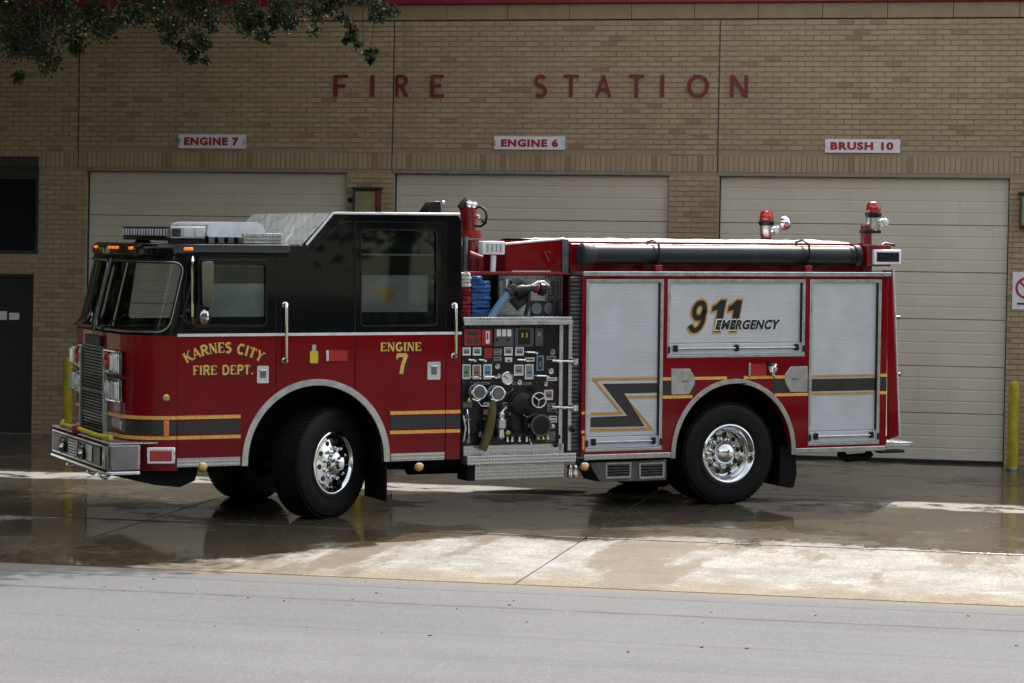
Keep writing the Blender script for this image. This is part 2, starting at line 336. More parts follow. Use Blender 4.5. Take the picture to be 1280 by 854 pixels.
# ------------------------------------------------------------------ mesh builder
class MB:
    def __init__(s): s.v = []; s.f = []
    def add(s, vs, fs):
        k = len(s.v); s.v += [tuple(v) for v in vs]; s.f += [tuple(i+k for i in f) for f in fs]; return s
    def box(s, x0, x1, y0, y1, z0, z1):
        x0, x1 = sorted((x0, x1)); y0, y1 = sorted((y0, y1)); z0, z1 = sorted((z0, z1))
        return s.add([(x0,y0,z0),(x1,y0,z0),(x1,y1,z0),(x0,y1,z0),(x0,y0,z1),(x1,y0,z1),(x1,y1,z1),(x0,y1,z1)],
                     [(0,3,2,1),(4,5,6,7),(0,1,5,4),(1,2,6,5),(2,3,7,6),(3,0,4,7)])
    def obox(s, c, ax, ay, az, hx, hy, hz):
        c, ax, ay, az = Vector(c), Vector(ax).normalized(), Vector(ay).normalized(), Vector(az).normalized()
        P = [c+ax*hx*i+ay*hy*j+az*hz*k for k in (-1,1) for j in (-1,1) for i in (-1,1)]
        return s.add(P, [(0,2,3,1),(4,5,7,6),(0,1,5,4),(1,3,7,5),(3,2,6,7),(2,0,4,6)])
    def plate(s, outer, holes=(), y0=0., y1=-.05, mp=None):
        """polygon with holes in (x,z), thick along y"""
        mp = mp or (lambda a, b, y: (a, y, b))
        loops = [list(outer)] + [list(h) for h in holes]
        tris = tessellate_polygon([[Vector((a, b, 0)) for a, b in l] for l in loops])
        flat = [q for l in loops for q in l]; n = len(flat)
        vs = [mp(a, b, y0) for a, b in flat] + [mp(a, b, y1) for a, b in flat]
        fs = [tuple(t) for t in tris] + [tuple(i+n for i in reversed(t)) for t in tris]
        k = 0
        for l in loops:
            m = len(l)
            for i in range(m): a, b = k+i, k+(i+1) % m; fs.append((a, b, b+n, a+n))
            k += m
        return s.add(vs, fs)
    def tube(s, pts, r, seg=8, closed=False, caps=True):
        pts = [Vector(q) for q in pts]; n = len(pts); rs = r if isinstance(r, (list, tuple)) else [r]*n
        rings = []; prev = None
        for i, q in enumerate(pts):
            a = pts[(i-1) % n] if (closed or i) else q; b = pts[(i+1) % n] if (closed or i < n-1) else q
            t = (b-a).normalized()
            if prev is None: u = t.orthogonal().normalized()
            else: u = (prev - t*prev.dot(t)).normalized()
            prev = u; w = t.cross(u)
            rings.append([q + (u*math.cos(2*math.pi*j/seg) + w*math.sin(2*math.pi*j/seg))*rs[i] for j in range(seg)])
        vs = [p for rg in rings for p in rg]; fs = []
        for i in range(n if closed else n-1):
            for j in range(seg):
                a = i*seg+j; b = i*seg+(j+1) % seg; c = ((i+1) % n)*seg
                fs.append((a, b, c+(j+1) % seg, c+j))
        if caps and not closed: fs += [tuple(reversed(range(seg))), tuple(range((n-1)*seg, n*seg))]
        return s.add(vs, fs)
    def cyl(s, a, b, r, seg=16): return s.tube([a, b], r, seg)
    def lathe(s, prof, o, ax, seg=32, cap=True):
        """prof: list of (radius, distance along ax)"""
        o, ax = Vector(o), Vector(ax).normalized(); u = ax.orthogonal().normalized(); w = ax.cross(u)
        vs = [o+ax*d+(u*math.cos(2*math.pi*j/seg)+w*math.sin(2*math.pi*j/seg))*max(r, 1e-4) for r, d in prof for j in range(seg)]
        fs = [(i*seg+j, i*seg+(j+1) % seg, (i+1)*seg+(j+1) % seg, (i+1)*seg+j) for i in range(len(prof)-1) for j in range(seg)]
        return s.add(vs, fs)
    def ring(s, c, ax, R, r, seg=24, sg=6):
        c, ax = Vector(c), Vector(ax).normalized(); u = ax.orthogonal().normalized(); w = ax.cross(u)
        return s.tube([c+(u*math.cos(2*math.pi*j/seg)+w*math.sin(2*math.pi*j/seg))*R for j in range(seg)], r, sg, True)
    def build(s, name, mat, parent=None, bevel=0., smooth=35, seg=2):
        me = bpy.data.meshes.new(name); me.from_pydata(s.v, [], s.f)
        bm = bmesh.new(); bm.from_mesh(me); bmesh.ops.recalc_face_normals(bm, faces=bm.faces); bm.to_mesh(me); bm.free()
        me.materials.append(MATS[mat])
        if smooth:
            for p in me.polygons: p.use_smooth = True
            me.set_sharp_from_angle(angle=math.radians(smooth))
        o = bpy.data.objects.new(name, me); COL.objects.link(o); o.parent = parent
        if bevel:
            b = o.modifiers.new('bevel', 'BEVEL'); b.width = bevel; b.segments = seg; b.limit_method = 'ANGLE'; b.angle_limit = math.radians(40)
            b.harden_normals = False
        return o
def thing(name, label, cat, group=None, loc=(0,0,0)):
    o = bpy.data.objects.new(name, None); COL.objects.link(o); o.location = loc; o.empty_display_size = .3
    tag(o, label, cat, group); return o
def tag(o, label, cat, group=None):
    o['label'] = label; o['category'] = cat
    if group: o['group'] = group
    return o
def structure(o): o['kind'] = 'structure'; return o
def rrect(x0, x1, z0, z1, r, k=5):
    x0, x1 = sorted((x0, x1)); z0, z1 = sorted((z0, z1)); out = []
    for cx, cz, a0 in ((x1-r, z1-r, 0), (x0+r, z1-r, 90), (x0+r, z0+r, 180), (x1-r, z0+r, 270)):
        for i in range(k+1):
            a = math.radians(a0+90*i/k); out.append((cx+r*math.cos(a), cz+r*math.sin(a)))
    return out
def round_poly(P, r, k=4):
    out = []; n = len(P)
    for i in range(n):
        a, b, c = Vector(P[i-1]), Vector(P[i]), Vector(P[(i+1) % n])
        u = (a-b); w = (c-b); d = min(r, u.length*.45, w.length*.45); p = b+u.normalized()*d; q = b+w.normalized()*d
        for j in range(k+1):
            t = j/k; out.append(tuple(p*(1-t)**2 + b*2*t*(1-t) + q*t*t))
    return out
def text_geo(s, bold=0., shear=0., spacing=1.):
    cu = bpy.data.curves.new('t', 'FONT'); cu.body = s; cu.offset = bold; cu.shear = shear; cu.space_character = spacing; cu.resolution_u = 4
    ob = bpy.data.objects.new('t', cu); COL.objects.link(ob)
    dg = bpy.context.evaluated_depsgraph_get(); me = ob.evaluated_get(dg).to_mesh()
    V = [(v.co.x, v.co.y) for v in me.vertices]; Fc = [tuple(p.vertices) for p in me.polygons]
    ob.evaluated_get(dg).to_mesh_clear(); bpy.data.objects.remove(ob); bpy.data.curves.remove(cu)
    x0 = min(v[0] for v in V); x1 = max(v[0] for v in V); y0 = min(v[1] for v in V); y1 = max(v[1] for v in V)
    return [((x-x0)/(x1-x0), (y-y0)/(y1-y0)) for x, y in V], Fc
# a small stroke alphabet (unit height); each stroke: points, weight k (thick) or n (thin)
def arc(cx, cy, rx, ry, a0, a1, k=10): return [(cx+rx*math.cos(math.radians(a0+(a1-a0)*i/k)), cy+ry*math.sin(math.radians(a0+(a1-a0)*i/k))) for i in range(k+1)]
GLY = {
 'K': (.8, [([(.14,0),(.14,1)],'k'), ([(.72,1),(.18,.42)],'n'), ([(.32,.56),(.74,0)],'k')]),
 'A': (.82, [([(.06,0),(.41,1)],'n'), ([(.41,1),(.76,0)],'k'), ([(.2,.34),(.62,.34)],'n')]),
 'R': (.78, [([(.14,0),(.14,1)],'k'), ([(.14,.95)]+arc(.42,.73,.24,.22,90,-90)+[(.14,.51)],'k'), ([(.40,.5),(.72,0)],'k')]),
 'N': (.82, [([(.12,0),(.12,1)],'n'), ([(.12,1),(.70,0)],'k'), ([(.70,0),(.70,1)],'n')]),
 'E': (.68, [([(.14,0),(.14,1)],'k'), ([(.14,.95),(.62,.95)],'n'), ([(.14,.52),(.52,.52)],'n'), ([(.14,.05),(.64,.05)],'n')]),
 'S': (.62, [(arc(.31,.73,.22,.22,35,270,12)+arc(.31,.27,.22,.24,90,-145,12),'k')]),
 'C': (.78, [(arc(.43,.5,.33,.45,48,312,16),'k')]),
 'I': (.3, [([(.15,0),(.15,1)],'k')]),
 'T': (.72, [([(.36,0),(.36,1)],'k'), ([(.04,.95),(.68,.95)],'n')]),
 'Y': (.78, [([(.08,1),(.39,.5)],'k'), ([(.70,1),(.39,.5)],'n'), ([(.39,.5),(.39,0)],'k')]),
 'F': (.64, [([(.14,0),(.14,1)],'k'), ([(.14,.95),(.62,.95)],'n'), ([(.14,.50),(.52,.50)],'n')]),
 'D': (.82, [([(.14,0),(.14,1)],'k'), ([(.14,.95)]+arc(.38,.5,.34,.45,90,-90,12)+[(.14,.05)],'k')]),
 'P': (.70, [([(.14,0),(.14,1)],'k'), ([(.14,.95)]+arc(.40,.71,.24,.24,90,-90)+[(.14,.47)],'k')]),
 'G': (.82, [(arc(.43,.5,.33,.45,48,318,16)+[(.70,.45)],'k'), ([(.46,.46),(.74,.46)],'n')]),
 'O': (.9, [(arc(.45,.5,.36,.45,0,360,24),'k')]),
 '7': (.62, [([(.05,.93),(.58,.93)],'k'), ([(.56,.95),(.38,.5),(.28,0)],'k')]),
 '.': (.26, [([(.13,0),(.13,.14)],'k')]), ' ': (.42, [])}
SERIF = {'K': [(.14,0),(.14,1),(.72,1),(.74,0)], 'A': [(.06,0),(.76,0)], 'R': [(.14,0),(.72,0)], 'N': [(.12,0),(.12,1),(.70,1)], 'I': [(.15,0),(.15,1)],
         'T': [(.36,0)], 'Y': [(.08,1),(.70,1),(.39,0)], 'F': [(.14,0)], 'P': [(.14,0)]}
TICK = {'E': [(.62,.95,-1),(.64,.05,1)], 'F': [(.62,.95,-1)], 'T': [(.06,.95,-1),(.66,.95,-1)], '7': [(.07,.93,-1)]}
def glyph_polys(ch, wk=.2, wn=.1, serif=True):
    """list of quads/polygons (2d) for one letter"""
    out = []
    w, st = GLY[ch]
    def line(P, wd):
        P = [Vector(p) for p in P]
        L, Rr = [], []
        for i, p in enumerate(P):
            a = P[i-1] if i else p; b = P[i+1] if i < len(P)-1 else p
            t = (b-a)
            if t.length < 1e-6: t = Vector((1, 0))
            t.normalize(); nn = Vector((-t.y, t.x))
            k = 1.
            if 0 < i < len(P)-1:
                t1 = (p-a).normalized(); k = 1/max(.5, t1.dot(t))
            L.append(p+nn*wd/2*k); Rr.append(p-nn*wd/2*k)
        for i in range(len(P)-1): out.append([tuple(L[i]), tuple(Rr[i]), tuple(Rr[i+1]), tuple(L[i+1])])
    for P, k in st: line(P, wk if k == 'k' else wn)
    if serif:
        for x, y in SERIF.get(ch, []):
            y2 = .035 if y < .5 else .965; line([(x-.15, y2), (x+.15, y2)], .07)
        for x, y, d in TICK.get(ch, []): line([(x, y), (x, y+.2*d)], .09)
    return w, out

# ================================================================== SETTING
# big ground sheet, road, apron
g = MB().add([(-600,-600,-.52),(600,-600,-.52),(600,600,-.52),(-600,600,-.52)], [(0,1,2,3)]).build('ground', 'verge', smooth=0); structure(g)
mb = MB(); RX = 220
ROADP = [(-12.245,-.317),(-14,-.318),(-17.5,-.26),(-21,-.33),(-23.2,-.38),(-23.4,-.6)]
vs = []; fs = []
for x in (-RX, -40, 40, RX): vs += [(x, y, z) for y, z in [(-11.9,-.42)]+ROADP]
n = len(ROADP)+1
for i in range(3):
    for j in range(n-1): fs.append((i*n+j, (i+1)*n+j, (i+1)*n+j+1, i*n+j+1))
road = mb.add(vs, fs).build('road', 'road_seal'); structure(road)
# concrete apron: a bed with separate slabs, open joints between them
XJ = [-23.5, -19.16, -14.84, -10.52, -6.2, -1.86, 2.46, 6.78, 11.1, 15.4]
YJ = [-.02, -4.55, -9.05, -12.24]
bed = MB(); bed.add([(-23.4,-.1,-.07),(15.36,-.1,-.07),(15.36,-12.2,-12.2*SLOPE-.07),(-23.4,-12.2,-12.2*SLOPE-.07)], [(0,1,2,3)])
apron = bed.build('concrete_apron', 'concrete_wet', smooth=0); structure(apron)
def gz(y): return SLOPE*y
for i in range(len(XJ)-1):
    for j in range(len(YJ)-1):
        x0, x1 = XJ[i]+.007, XJ[i+1]-.007; y1, y0 = YJ[j]-.006, YJ[j+1]+.006
        dz = 0 if j < 2 else -.006
        xs = [x0]+[x0+(x1-x0)*k/4 for k in range(1, 4)]+[x1]
        top = [(x0,y0,gz(y0)+dz),(x1,y0,gz(y0)+dz),(x1,y1,gz(y1)+dz),(x0,y1,gz(y1)+dz)]
        mb = MB().add(top+[(x, y, z-.16) for x, y, z in top], [(0,1,2,3),(0,4,5,1),(1,5,6,2),(2,6,7,3),(3,7,4,0)])
        mb.build('slab', 'concrete_wet', apron, bevel=.008, smooth=0)
# flat ground around the station
st = MB().box(-50, -23.55, -12.2, 30, -.6, -.03).box(15.42, 40, -12.2, 30, -.6, -.03).build('lawn', 'verge', smooth=0); structure(st)
kb = MB().box(-50, -23.56, -12.36, -12.21, -.6, -.02).box(15.43, 40, -12.36, -12.21, -.6, -.02).build('kerb', 'stone_band', bevel=.02); structure(kb)

# ================================================================== FIRE STATION
station = thing('fire_station', 'tan brick fire station with three closed overhead doors and red roof fascia', 'building')
D_H = 3.60; PW = .6534; DW = 3.66
DX = [-DW*1.5-PW, -DW*.5, DW*.5+PW]
XL, XR = -11.0, 11.2
WIN = (-8.35, -6.838, 2.458, 3.64); PDR = (-7.86, -6.892, 0, 2.184)
outer = [(XL,-.3),(XR,-.3),(XR,5.61),(XL,5.61)]
holes = [[(x,-.29),(x+DW,-.29),(x+DW,D_H),(x,D_H)] for x in DX] + [[(WIN[0],WIN[2]),(WIN[1],WIN[2]),(WIN[1],WIN[3]),(WIN[0],WIN[3])], [(PDR[0],-.29),(PDR[1],-.29),(PDR[1],PDR[3]),(PDR[0],PDR[3])]]
wall = MB().plate(outer, holes, .009, .32).build('brick_wall', 'mortar', station, smooth=0)
MB().box(XL, XL+.3, .33, 12, -.3, 5.61).box(XR-.3, XR, .33, 12, -.3, 5.61).box(XL, XR, 12, 12.3, -.3, 5.61).build('outer_wall', 'stone_band', station, smooth=0)
MB().box(XL-.1, XR+.1, -.06, 12.4, 5.82, 6.62).build('roof_fascia', 'fascia_red', station, bevel=.015)
MB().box(XL-.12, XR+.12, -.09, 12.42, 6.625, 6.70).build('coping', 'fascia_red', station, bevel=.01)
# cap band below the fascia: long units with fine joints
x = XL; k = 0
while x < XR-.01:
    x1 = min(x+.82, XR)
    if x1 > -8.2 and x < 7.2: MB().box(x+.003, x1-.003, -.004-.003*random.random(), .3, 5.622, 5.818).build('cap_stone', 'stone_band', station, bevel=.004)
    else: MB().box(x+.003, x1-.003, -.005, .3, 5.622, 5.818).build('cap_stone', 'stone_band', station)
    x = x1; k += 1
# bricks
CJ = [-6.275, -1.865, 2.456]                         # control joints (above the doors)
def solid(x0, x1, z0, z1):
    for hx0, hx1, hz0, hz1 in [(d, d+DW, -1, 3.875) for d in DX] + [(WIN[0], WIN[1], WIN[2], WIN[3]), (PDR[0], PDR[1], -1, PDR[3])]:
        if x1 > hx0+.002 and x0 < hx1-.002 and z1 > hz0+.002 and z0 < hz1-.002: return (hx0, hx1)
    return None
cands = []; rest = MB()
def brick_verts(x0, x1, z0, z1, yf):
    e = .003
    return ([(x0,.016,z0),(x1,.016,z0),(x1,.016,z1),(x0,.016,z1),(x0+e,yf,z0+e),(x1-e,yf,z0+e),(x1-e,yf,z1-e),(x0+e,yf,z1-e)],
            [(4,5,6,7),(0,1,5,4),(1,2,6,5),(2,3,7,6),(3,0,4,7)])
jt = .009
r0 = int(math.floor((-.3-B_Z0)/B_H)); r1 = int((5.61-B_Z0)/B_H)
for r in range(r0, r1+1):
    z0 = B_Z0+r*B_H; z1 = z0+B_H-jt
    if z1 > 5.612: z1 = 5.612
    off = .5 if r % 2 else 0.
    c0 = int(math.floor(XL/B_L+off)); c1 = int(math.ceil(XR/B_L+off))
    for c in range(c0, c1+1):
        a = (c-off)*B_L; b = a+B_L-jt
        a = max(a, XL); b = min(b, XR)
        parts = [(a, b)]
        if z0 > 3.6:
            np_ = []
            for (p, q) in parts:
                cut = False
                for j in CJ:
                    if p < j < q:
                        cut = True; np_ += [(p, j-.006), (j+.006, q)]
                    elif abs(p-j) < .006: p = j+.006
                    elif abs(q-j) < .006: q = j-.006
                if not cut: np_.append((p, q))
            parts = np_
        for p, q in parts:
            h = solid(p, q, z0, z1)
            if h:
                if p < h[0]-.02 and q > h[0]: q = h[0]-.0
                elif q > h[1]+.02 and p < h[1]: p = h[1]+.0
                else: continue
                if solid(p, q, z0, z1): continue
            # soldier band occupies z 3.65..3.87 over the pillars as well
            if q-p < .02: continue
            if z0 < 3.872-.001 and z1 > 3.645: 
                continue
            yf = random.uniform(-.002, .0012)
            full = abs((q-p)-(B_L-jt)) < .001 and abs((z1-z0)-(B_H-jt)) < .001
            if full and q < 6.2 and p > -7.2 and z0 > 3.87: cands.append((p, q, z0, z1, yf))
            else: rest.add(*brick_verts(p, q, z0, z1, yf))
cands.sort(key=lambda t: -t[0])
pick = set(id(c) for c in cands[:300])
bme = None
for c in cands:
    if id(c) in pick:
        if bme is None:
            bo = MB().add(*brick_verts(0, B_L-jt, 0, B_H-jt, 0)).build('brick', 'brick_tan', wall, smooth=0); bme = bo.data
        else:
            bo = bpy.data.objects.new('brick', bme); COL.objects.link(bo); bo.parent = wall
        bo.location = (c[0], c[4], c[2])
    else: rest.add(*brick_verts(*c))
ro = rest.build('brickwork', 'brick_tan', station, smooth=0); ro['kind'] = 'stuff'
# soldier course above the doors and steel lintels
sol = MB(); k = int(XL/B_H)
while k*B_H < XR:
    a = k*B_H+.003; b = a+B_H-jt
    if not any(abs((a+b)/2-j) < .02 for j in CJ) and a > XL and b < XR:
        sol.add(*brick_verts(a, b, 3.655, 3.863, random.uniform(-.002, .001)))
    k += 1
so_ = sol.build('soldier_course', 'brick_soldier', station, smooth=0); so_['kind'] = 'stuff'
for d in DX: MB().box(d-.02, d+DW+.02, -.008, .2, D_H+.003, 3.650).build('lintel', 'steel_lintel', station, bevel=.003)
for j in CJ: MB().box(j-.0075, j+.0075, -.0005, .015, 3.652, 5.612).build('control_joint', 'frame_brown', station, smooth=0)
# overhead doors: six ribbed sections each, rubber seal, side tracks
def section(w, h):
    mb = MB(); n = 4; prof = []
    # profile in z,y : shallow ribs
    prof.append((0.0, .012)); prof.append((.006, 0.0))
    for i in range(1, n):
        z = h*i/n
        prof += [(z-.012, 0.0), (z-.006, .0045), (z+.006, .0045), (z+.012, 0.0)]
    prof += [(h-.006, 0.0), (h, .012)]
    vs = [(0, y, z) for z, y in prof]+[(w, y, z) for z, y in prof]; m = len(prof)
    fs = [(i, i+m, i+1+m, i+1) for i in range(m-1)]
    vs += [(0,.05,0),(0,.05,h),(w,.05,0),(w,.05,h)]
    b = 2*m; fs += [(0, b, b+2, m), (m-1, 2*m-1, b+3, b+1), (b, b+1, b+3, b+2)]
    return mb.add(vs, fs)
REC = .09
sh = (D_H+.02-.05)/6
sec_mesh = None
for d in DX:
    dr = bpy.data.objects.new('garage_door', None); COL.objects.link(dr); dr.parent = station; dr.location = (d, REC, 0)
    for i in range(6):
        if sec_mesh is None:
            o = section(DW+.06, sh-.0045).build('door_panel', 'door_panel', dr, smooth=0); sec_mesh = o.data
        else:
            o = bpy.data.objects.new('door_panel', sec_mesh); COL.objects.link(o); o.parent = dr
        o.location = (-.03, random.uniform(0, .004), .035+i*sh)
    MB().box(-.03, DW+.03, .002, .055, -.06, .033).build('bottom_seal', 'rubber_seal', dr, bevel=.004)
    MB().box(0, DW, .05, .09, -.06, 3.63).build('backing', 'rubber_seal', dr, smooth=0)
    for x in (.0, DW): MB().box(x-.012, x+.012, -.03, .03, -.05, D_H-.004).build('side_stop', 'rubber_seal', dr, smooth=0)
# entrance door and window, left of the bays
ed = bpy.data.objects.new('entrance_door', None); COL.objects.link(ed); ed.parent = station; ed.location = (PDR[0], .06, 0)
w_ = PDR[1]-PDR[0]
MB().box(.045, w_-.045, 0, .05, .012, PDR[3]-.045).build('leaf', 'dark_door', ed, bevel=.004)
MB().box(0, .042, -.02, .08, 0, PDR[3]).box(w_-.042, w_, -.02, .08, 0, PDR[3]).box(.042, w_-.042, -.02, .08, PDR[3]-.042, PDR[3]).build('door_frame', 'frame_brown', ed, bevel=.003)
MB().box(-.03, w_+.03, -.08, .08, -.05, .010).build('threshold', 'alu_dull', ed, bevel=.004)
(xa, za), (xb, zb) = on_wall(-2, 389), on_wall(6.5, 400)
MB().box(xa-PDR[0]-.15, xb-PDR[0], -.008, -.001, zb, za).build('notice', 'sign_white', ed)
(xa, za), (xb, zb) = on_wall(9.5, 391), on_wall(22, 400)
MB().box(xa-PDR[0], xb-PDR[0], -.008, -.001, zb, za).build('notice', 'sign_white', ed)
wn = bpy.data.objects.new('window', None); COL.objects.link(wn); wn.parent = station; wn.location = (WIN[0], .05, WIN[2])
ww, wh = WIN[1]-WIN[0], WIN[3]-WIN[2]
MB().box(0, ww, 0, .02, 0, wh).build('pane', 'dark_window', wn, smooth=0)
MB().box(0, .05, -.03, .05, 0, wh).box(ww-.05, ww, -.03, .05, 0, wh).box(.05, ww-.05, -.03, .05, 0, .05).box(.05, ww-.05, -.03, .05, wh-.16, wh).box(ww/2-.02, ww/2+.02, -.025, .05, .05, wh-.16).build('frame', 'frame_brown', wn, bevel=.004)
MB().box(XL+.1, WIN[1]+.0, -.03, .2, WIN[3]+.004, WIN[3]+.15).build('window_lintel', 'frame_brown', station, bevel=.005)

# FIRE STATION letters, each a part of the lettering
lt = thing('wall_lettering', 'spaced dark red capital letters reading FIRE STATION on the brick wall', 'lettering')
z0, z1 = 4.612, 4.895
for ch, xa, xb in (('F',417.5,435.5),('I',463.5,468.5),('R',495,511),('E',538.5,555.5),('S',668,684),('T',704.5,723.5),('A',744.5,764.5),('T',786.5,805),('I',825.5,830.5),('O',859,886.5),('N',913,935)):
    X0, X1 = on_wall(xa, 108)[0], on_wall(xb, 108)[0]; hgt = z1-z0
    w, polys = glyph_polys(ch, .155, .14, False)
    allx = [p[0] for q in polys for p in q]; ax0, ax1 = min(allx), max(allx)
    mb = MB()
    for q in polys:
        pts = [(X0+(u-ax0)/(ax1-ax0)*(X1-X0), z0+v*hgt) for u, v in q]
        mb.plate(pts, (), -.022-.0004*random.random(), -.008)
    mb.build('letter', 'letter_red', lt, smooth=0)
    mp = MB(); cx = (X0+X1)/2
    mp.cyl((cx-.01, 0.004, z0+.25*hgt), (cx-.01, -.012, z0+.25*hgt), .006, 6).cyl((cx, .004, z0+.8*hgt), (cx, -.012, z0+.8*hgt), .006, 6)
    mp.build('stand_off', 'alu_dull', lt)

def bay_sign(txt, p0, p1, tx0, tx1, label):
    xa, za = on_wall(*p0); xb, zb = on_wall(*p1)
    s = thing('bay_sign', label, 'sign', 'bay signs', (xa, -.003, zb))
    w, h = xb-xa, za-zb
    MB().box(0, w, -.012, -.001, 0, h).build('board', 'sign_white', s, bevel=.002)
    V, Fc = text_geo(txt, bold=.06, spacing=1.16)
    u0 = on_wall(tx0, (p0[1]+p1[1])/2)[0]-xa; u1 = on_wall(tx1, (p0[1]+p1[1])/2)[0]-xa
    par_ = list(range(len(V)))
    def find(i):
        while par_[i] != i: par_[i] = par_[par_[i]]; i = par_[i]
        return i
    for f in Fc:
        for i in f[1:]: par_[find(i)] = find(f[0])
    groups = {}
    for f in Fc: groups.setdefault(find(f[0]), []).append(f)
    for fs_ in groups.values():
        ids = sorted(set(i for f in fs_ for i in f)); mp_ = {i: k for k, i in enumerate(ids)}
        MB().add([(u0+V[i][0]*(u1-u0), -.0145, h*.20+V[i][1]*h*.60) for i in ids], [tuple(mp_[i] for i in f) for f in fs_]).build('letter', 'sign_red', s, smooth=0)
    for u in (.018, w-.018):
        MB().box(u-.012, u+.012, -.016, -.0125, h*.3, h*.7).build('fixing_plate', 'alu', s)
    return s
bay_sign('ENGINE 7', (223.5, 168), (307.5, 186), 230.5, 299, 'white board reading ENGINE 7 in red above the first door')
bay_sign('ENGINE 6', (618, 170.5), (706.5, 187.5), 626.5, 698, 'white board reading ENGINE 6 in red above the middle door')
bay_sign('BRUSH 10', (1031.5, 174), (1125, 191.5), 1038, 1117, 'white board reading BRUSH 10 in red above the last door')

# boxes on the pillars
def pillar_box(x, z, label):
    b = thing('wall_box', label, 'box', 'boxes on the door pillars', (x, 0, z))
    w, h = .36, .42
    MB().box(0, w, -.10, -.003, -h, 0).build('case', 'frame_brown', b, bevel=.006)
    MB().box(.028, w-.06, -.108, -.101, -h+.03, -.03).build('cover', 'box_olive', b, bevel=.004)
    MB().box(w-.05, w-.015, -.112, -.101, -h+.02, -.01).build('red_strip', 'red_plain', b, bevel=.003)
    MB().box(-.02, w+.02, -.13, -.004, .002, .03).build('hood', 'frame_brown', b, bevel=.004)
    return b
xb, zb = on_wall(444, 237); pillar_box(xb, zb, 'olive covered wall box on the pillar behind the cab roof')
bt = MB().lathe([(.001,-.03),(.02,-.028),(.032,-.02),(.034,-.001),(.001,-.001)], (on_wall(438,250)[0], -.002, on_wall(438,250)[1]), (0,1,0), 16).build('bell_button', 'black_plastic')
tag(bt, 'small round black button beside the olive wall box', 'button')
xb, zb = on_wall(1275, 243); pillar_box(xb, zb, 'olive covered wall box high on the pillar beside the BRUSH 10 door')
# round prohibition sign
xa, za = on_wall(1266, 340); sg = thing('prohibition_sign', 'white notice with a red ring beside the BRUSH 10 door', 'sign', None, (xa, -.003, za))
MB().box(0, .34, -.008, -.001, -.47, 0).build('board', 'sign_white', sg, bevel=.002)
mb = MB(); mb.plate([(.17+.135*math.cos(a), -.2+.135*math.sin(a)) for a in [i*math.pi/16 for i in range(32)]], [[(.17+.105*math.cos(a), -.2+.105*math.sin(a)) for a in [i*math.pi/16 for i in range(32)]]], -.0115, -.0085)
mb.build('red_ring', 'sign_red', sg, smooth=0)
MB().obox((.17, -.0105, -.2), (1, 0, -1), (0, 1, 0), (1, 0, 1), .105, .0012, .014).build('red_bar', 'sign_red', sg, smooth=0)
MB().box(.06, .28, -.0105, -.0085, -.41, -.385).build('text_line', 'print_black', sg, smooth=0)

# bollards
by = -.67
for x, lb in ((hit(84.5, 500, (0, 1, 0), (0, by, 0)).x, 'yellow steel bollard standing between the entrance door and the ENGINE 7 bay'), (-2.10, 'yellow steel bollard hidden behind the cab at the ENGINE 7 bay'),
              (2.24, 'yellow steel bollard behind the truck body at the ENGINE 6 bay'), (6.262, 'yellow steel bollard at the outer jamb of the BRUSH 10 door')):
    b = thing('bollard', lb, 'bollard', 'bollards beside the doors', (x, by, gz(by)))
    MB().lathe([(.066,0),(.066,1.02),(.063,1.055),(.050,1.085),(.028,1.102),(.001,1.106)], (0,0,0), (0,0,1), 28).build('post', 'yellow_paint', b)
    MB().lathe([(.072,.002),(.072,.02),(.067,.028)], (0,0,0), (0,0,1), 28).build('base_collar', 'alu_dull', b)

# ================================================================== FIRE TRUCK
truck = thing('fire_truck', 'dark red and black fire engine with aluminium roll-up compartments parked on the wet apron', 'fire truck')
mt = Matrix.Identity(4)
for i in range(3): mt[i][0], mt[i][1], mt[i][2], mt[i][3] = T_E[i], T_Y[i], T_N[i], T_O[i]
truck.matrix_world = mt
TW = 2.44                                             # body width
def node(name, parent=truck):
    o = bpy.data.objects.new(name, None); COL.objects.link(o); o.parent = parent; o.empty_display_size = .1; return o
def boxpx(mb, p0, p1, y0, y1, yp=None):
    """box whose near face covers the pixel rectangle p0-p1 when seen at depth y0"""
    yp = y0 if yp is None else yp
    (a, b), (c, d) = T(*p0, yp), T(*p1, yp); return mb.box(a, c, y0, y1, b, d)
def polypx(P, y=0.): return [T(px, py, y) for px, py in P]
H0 = .605                                             # cab skirt
HB = 1.835                                            # belt line
L_R = TL(577, 415)                                    # rear of cab
L_F = 6.03
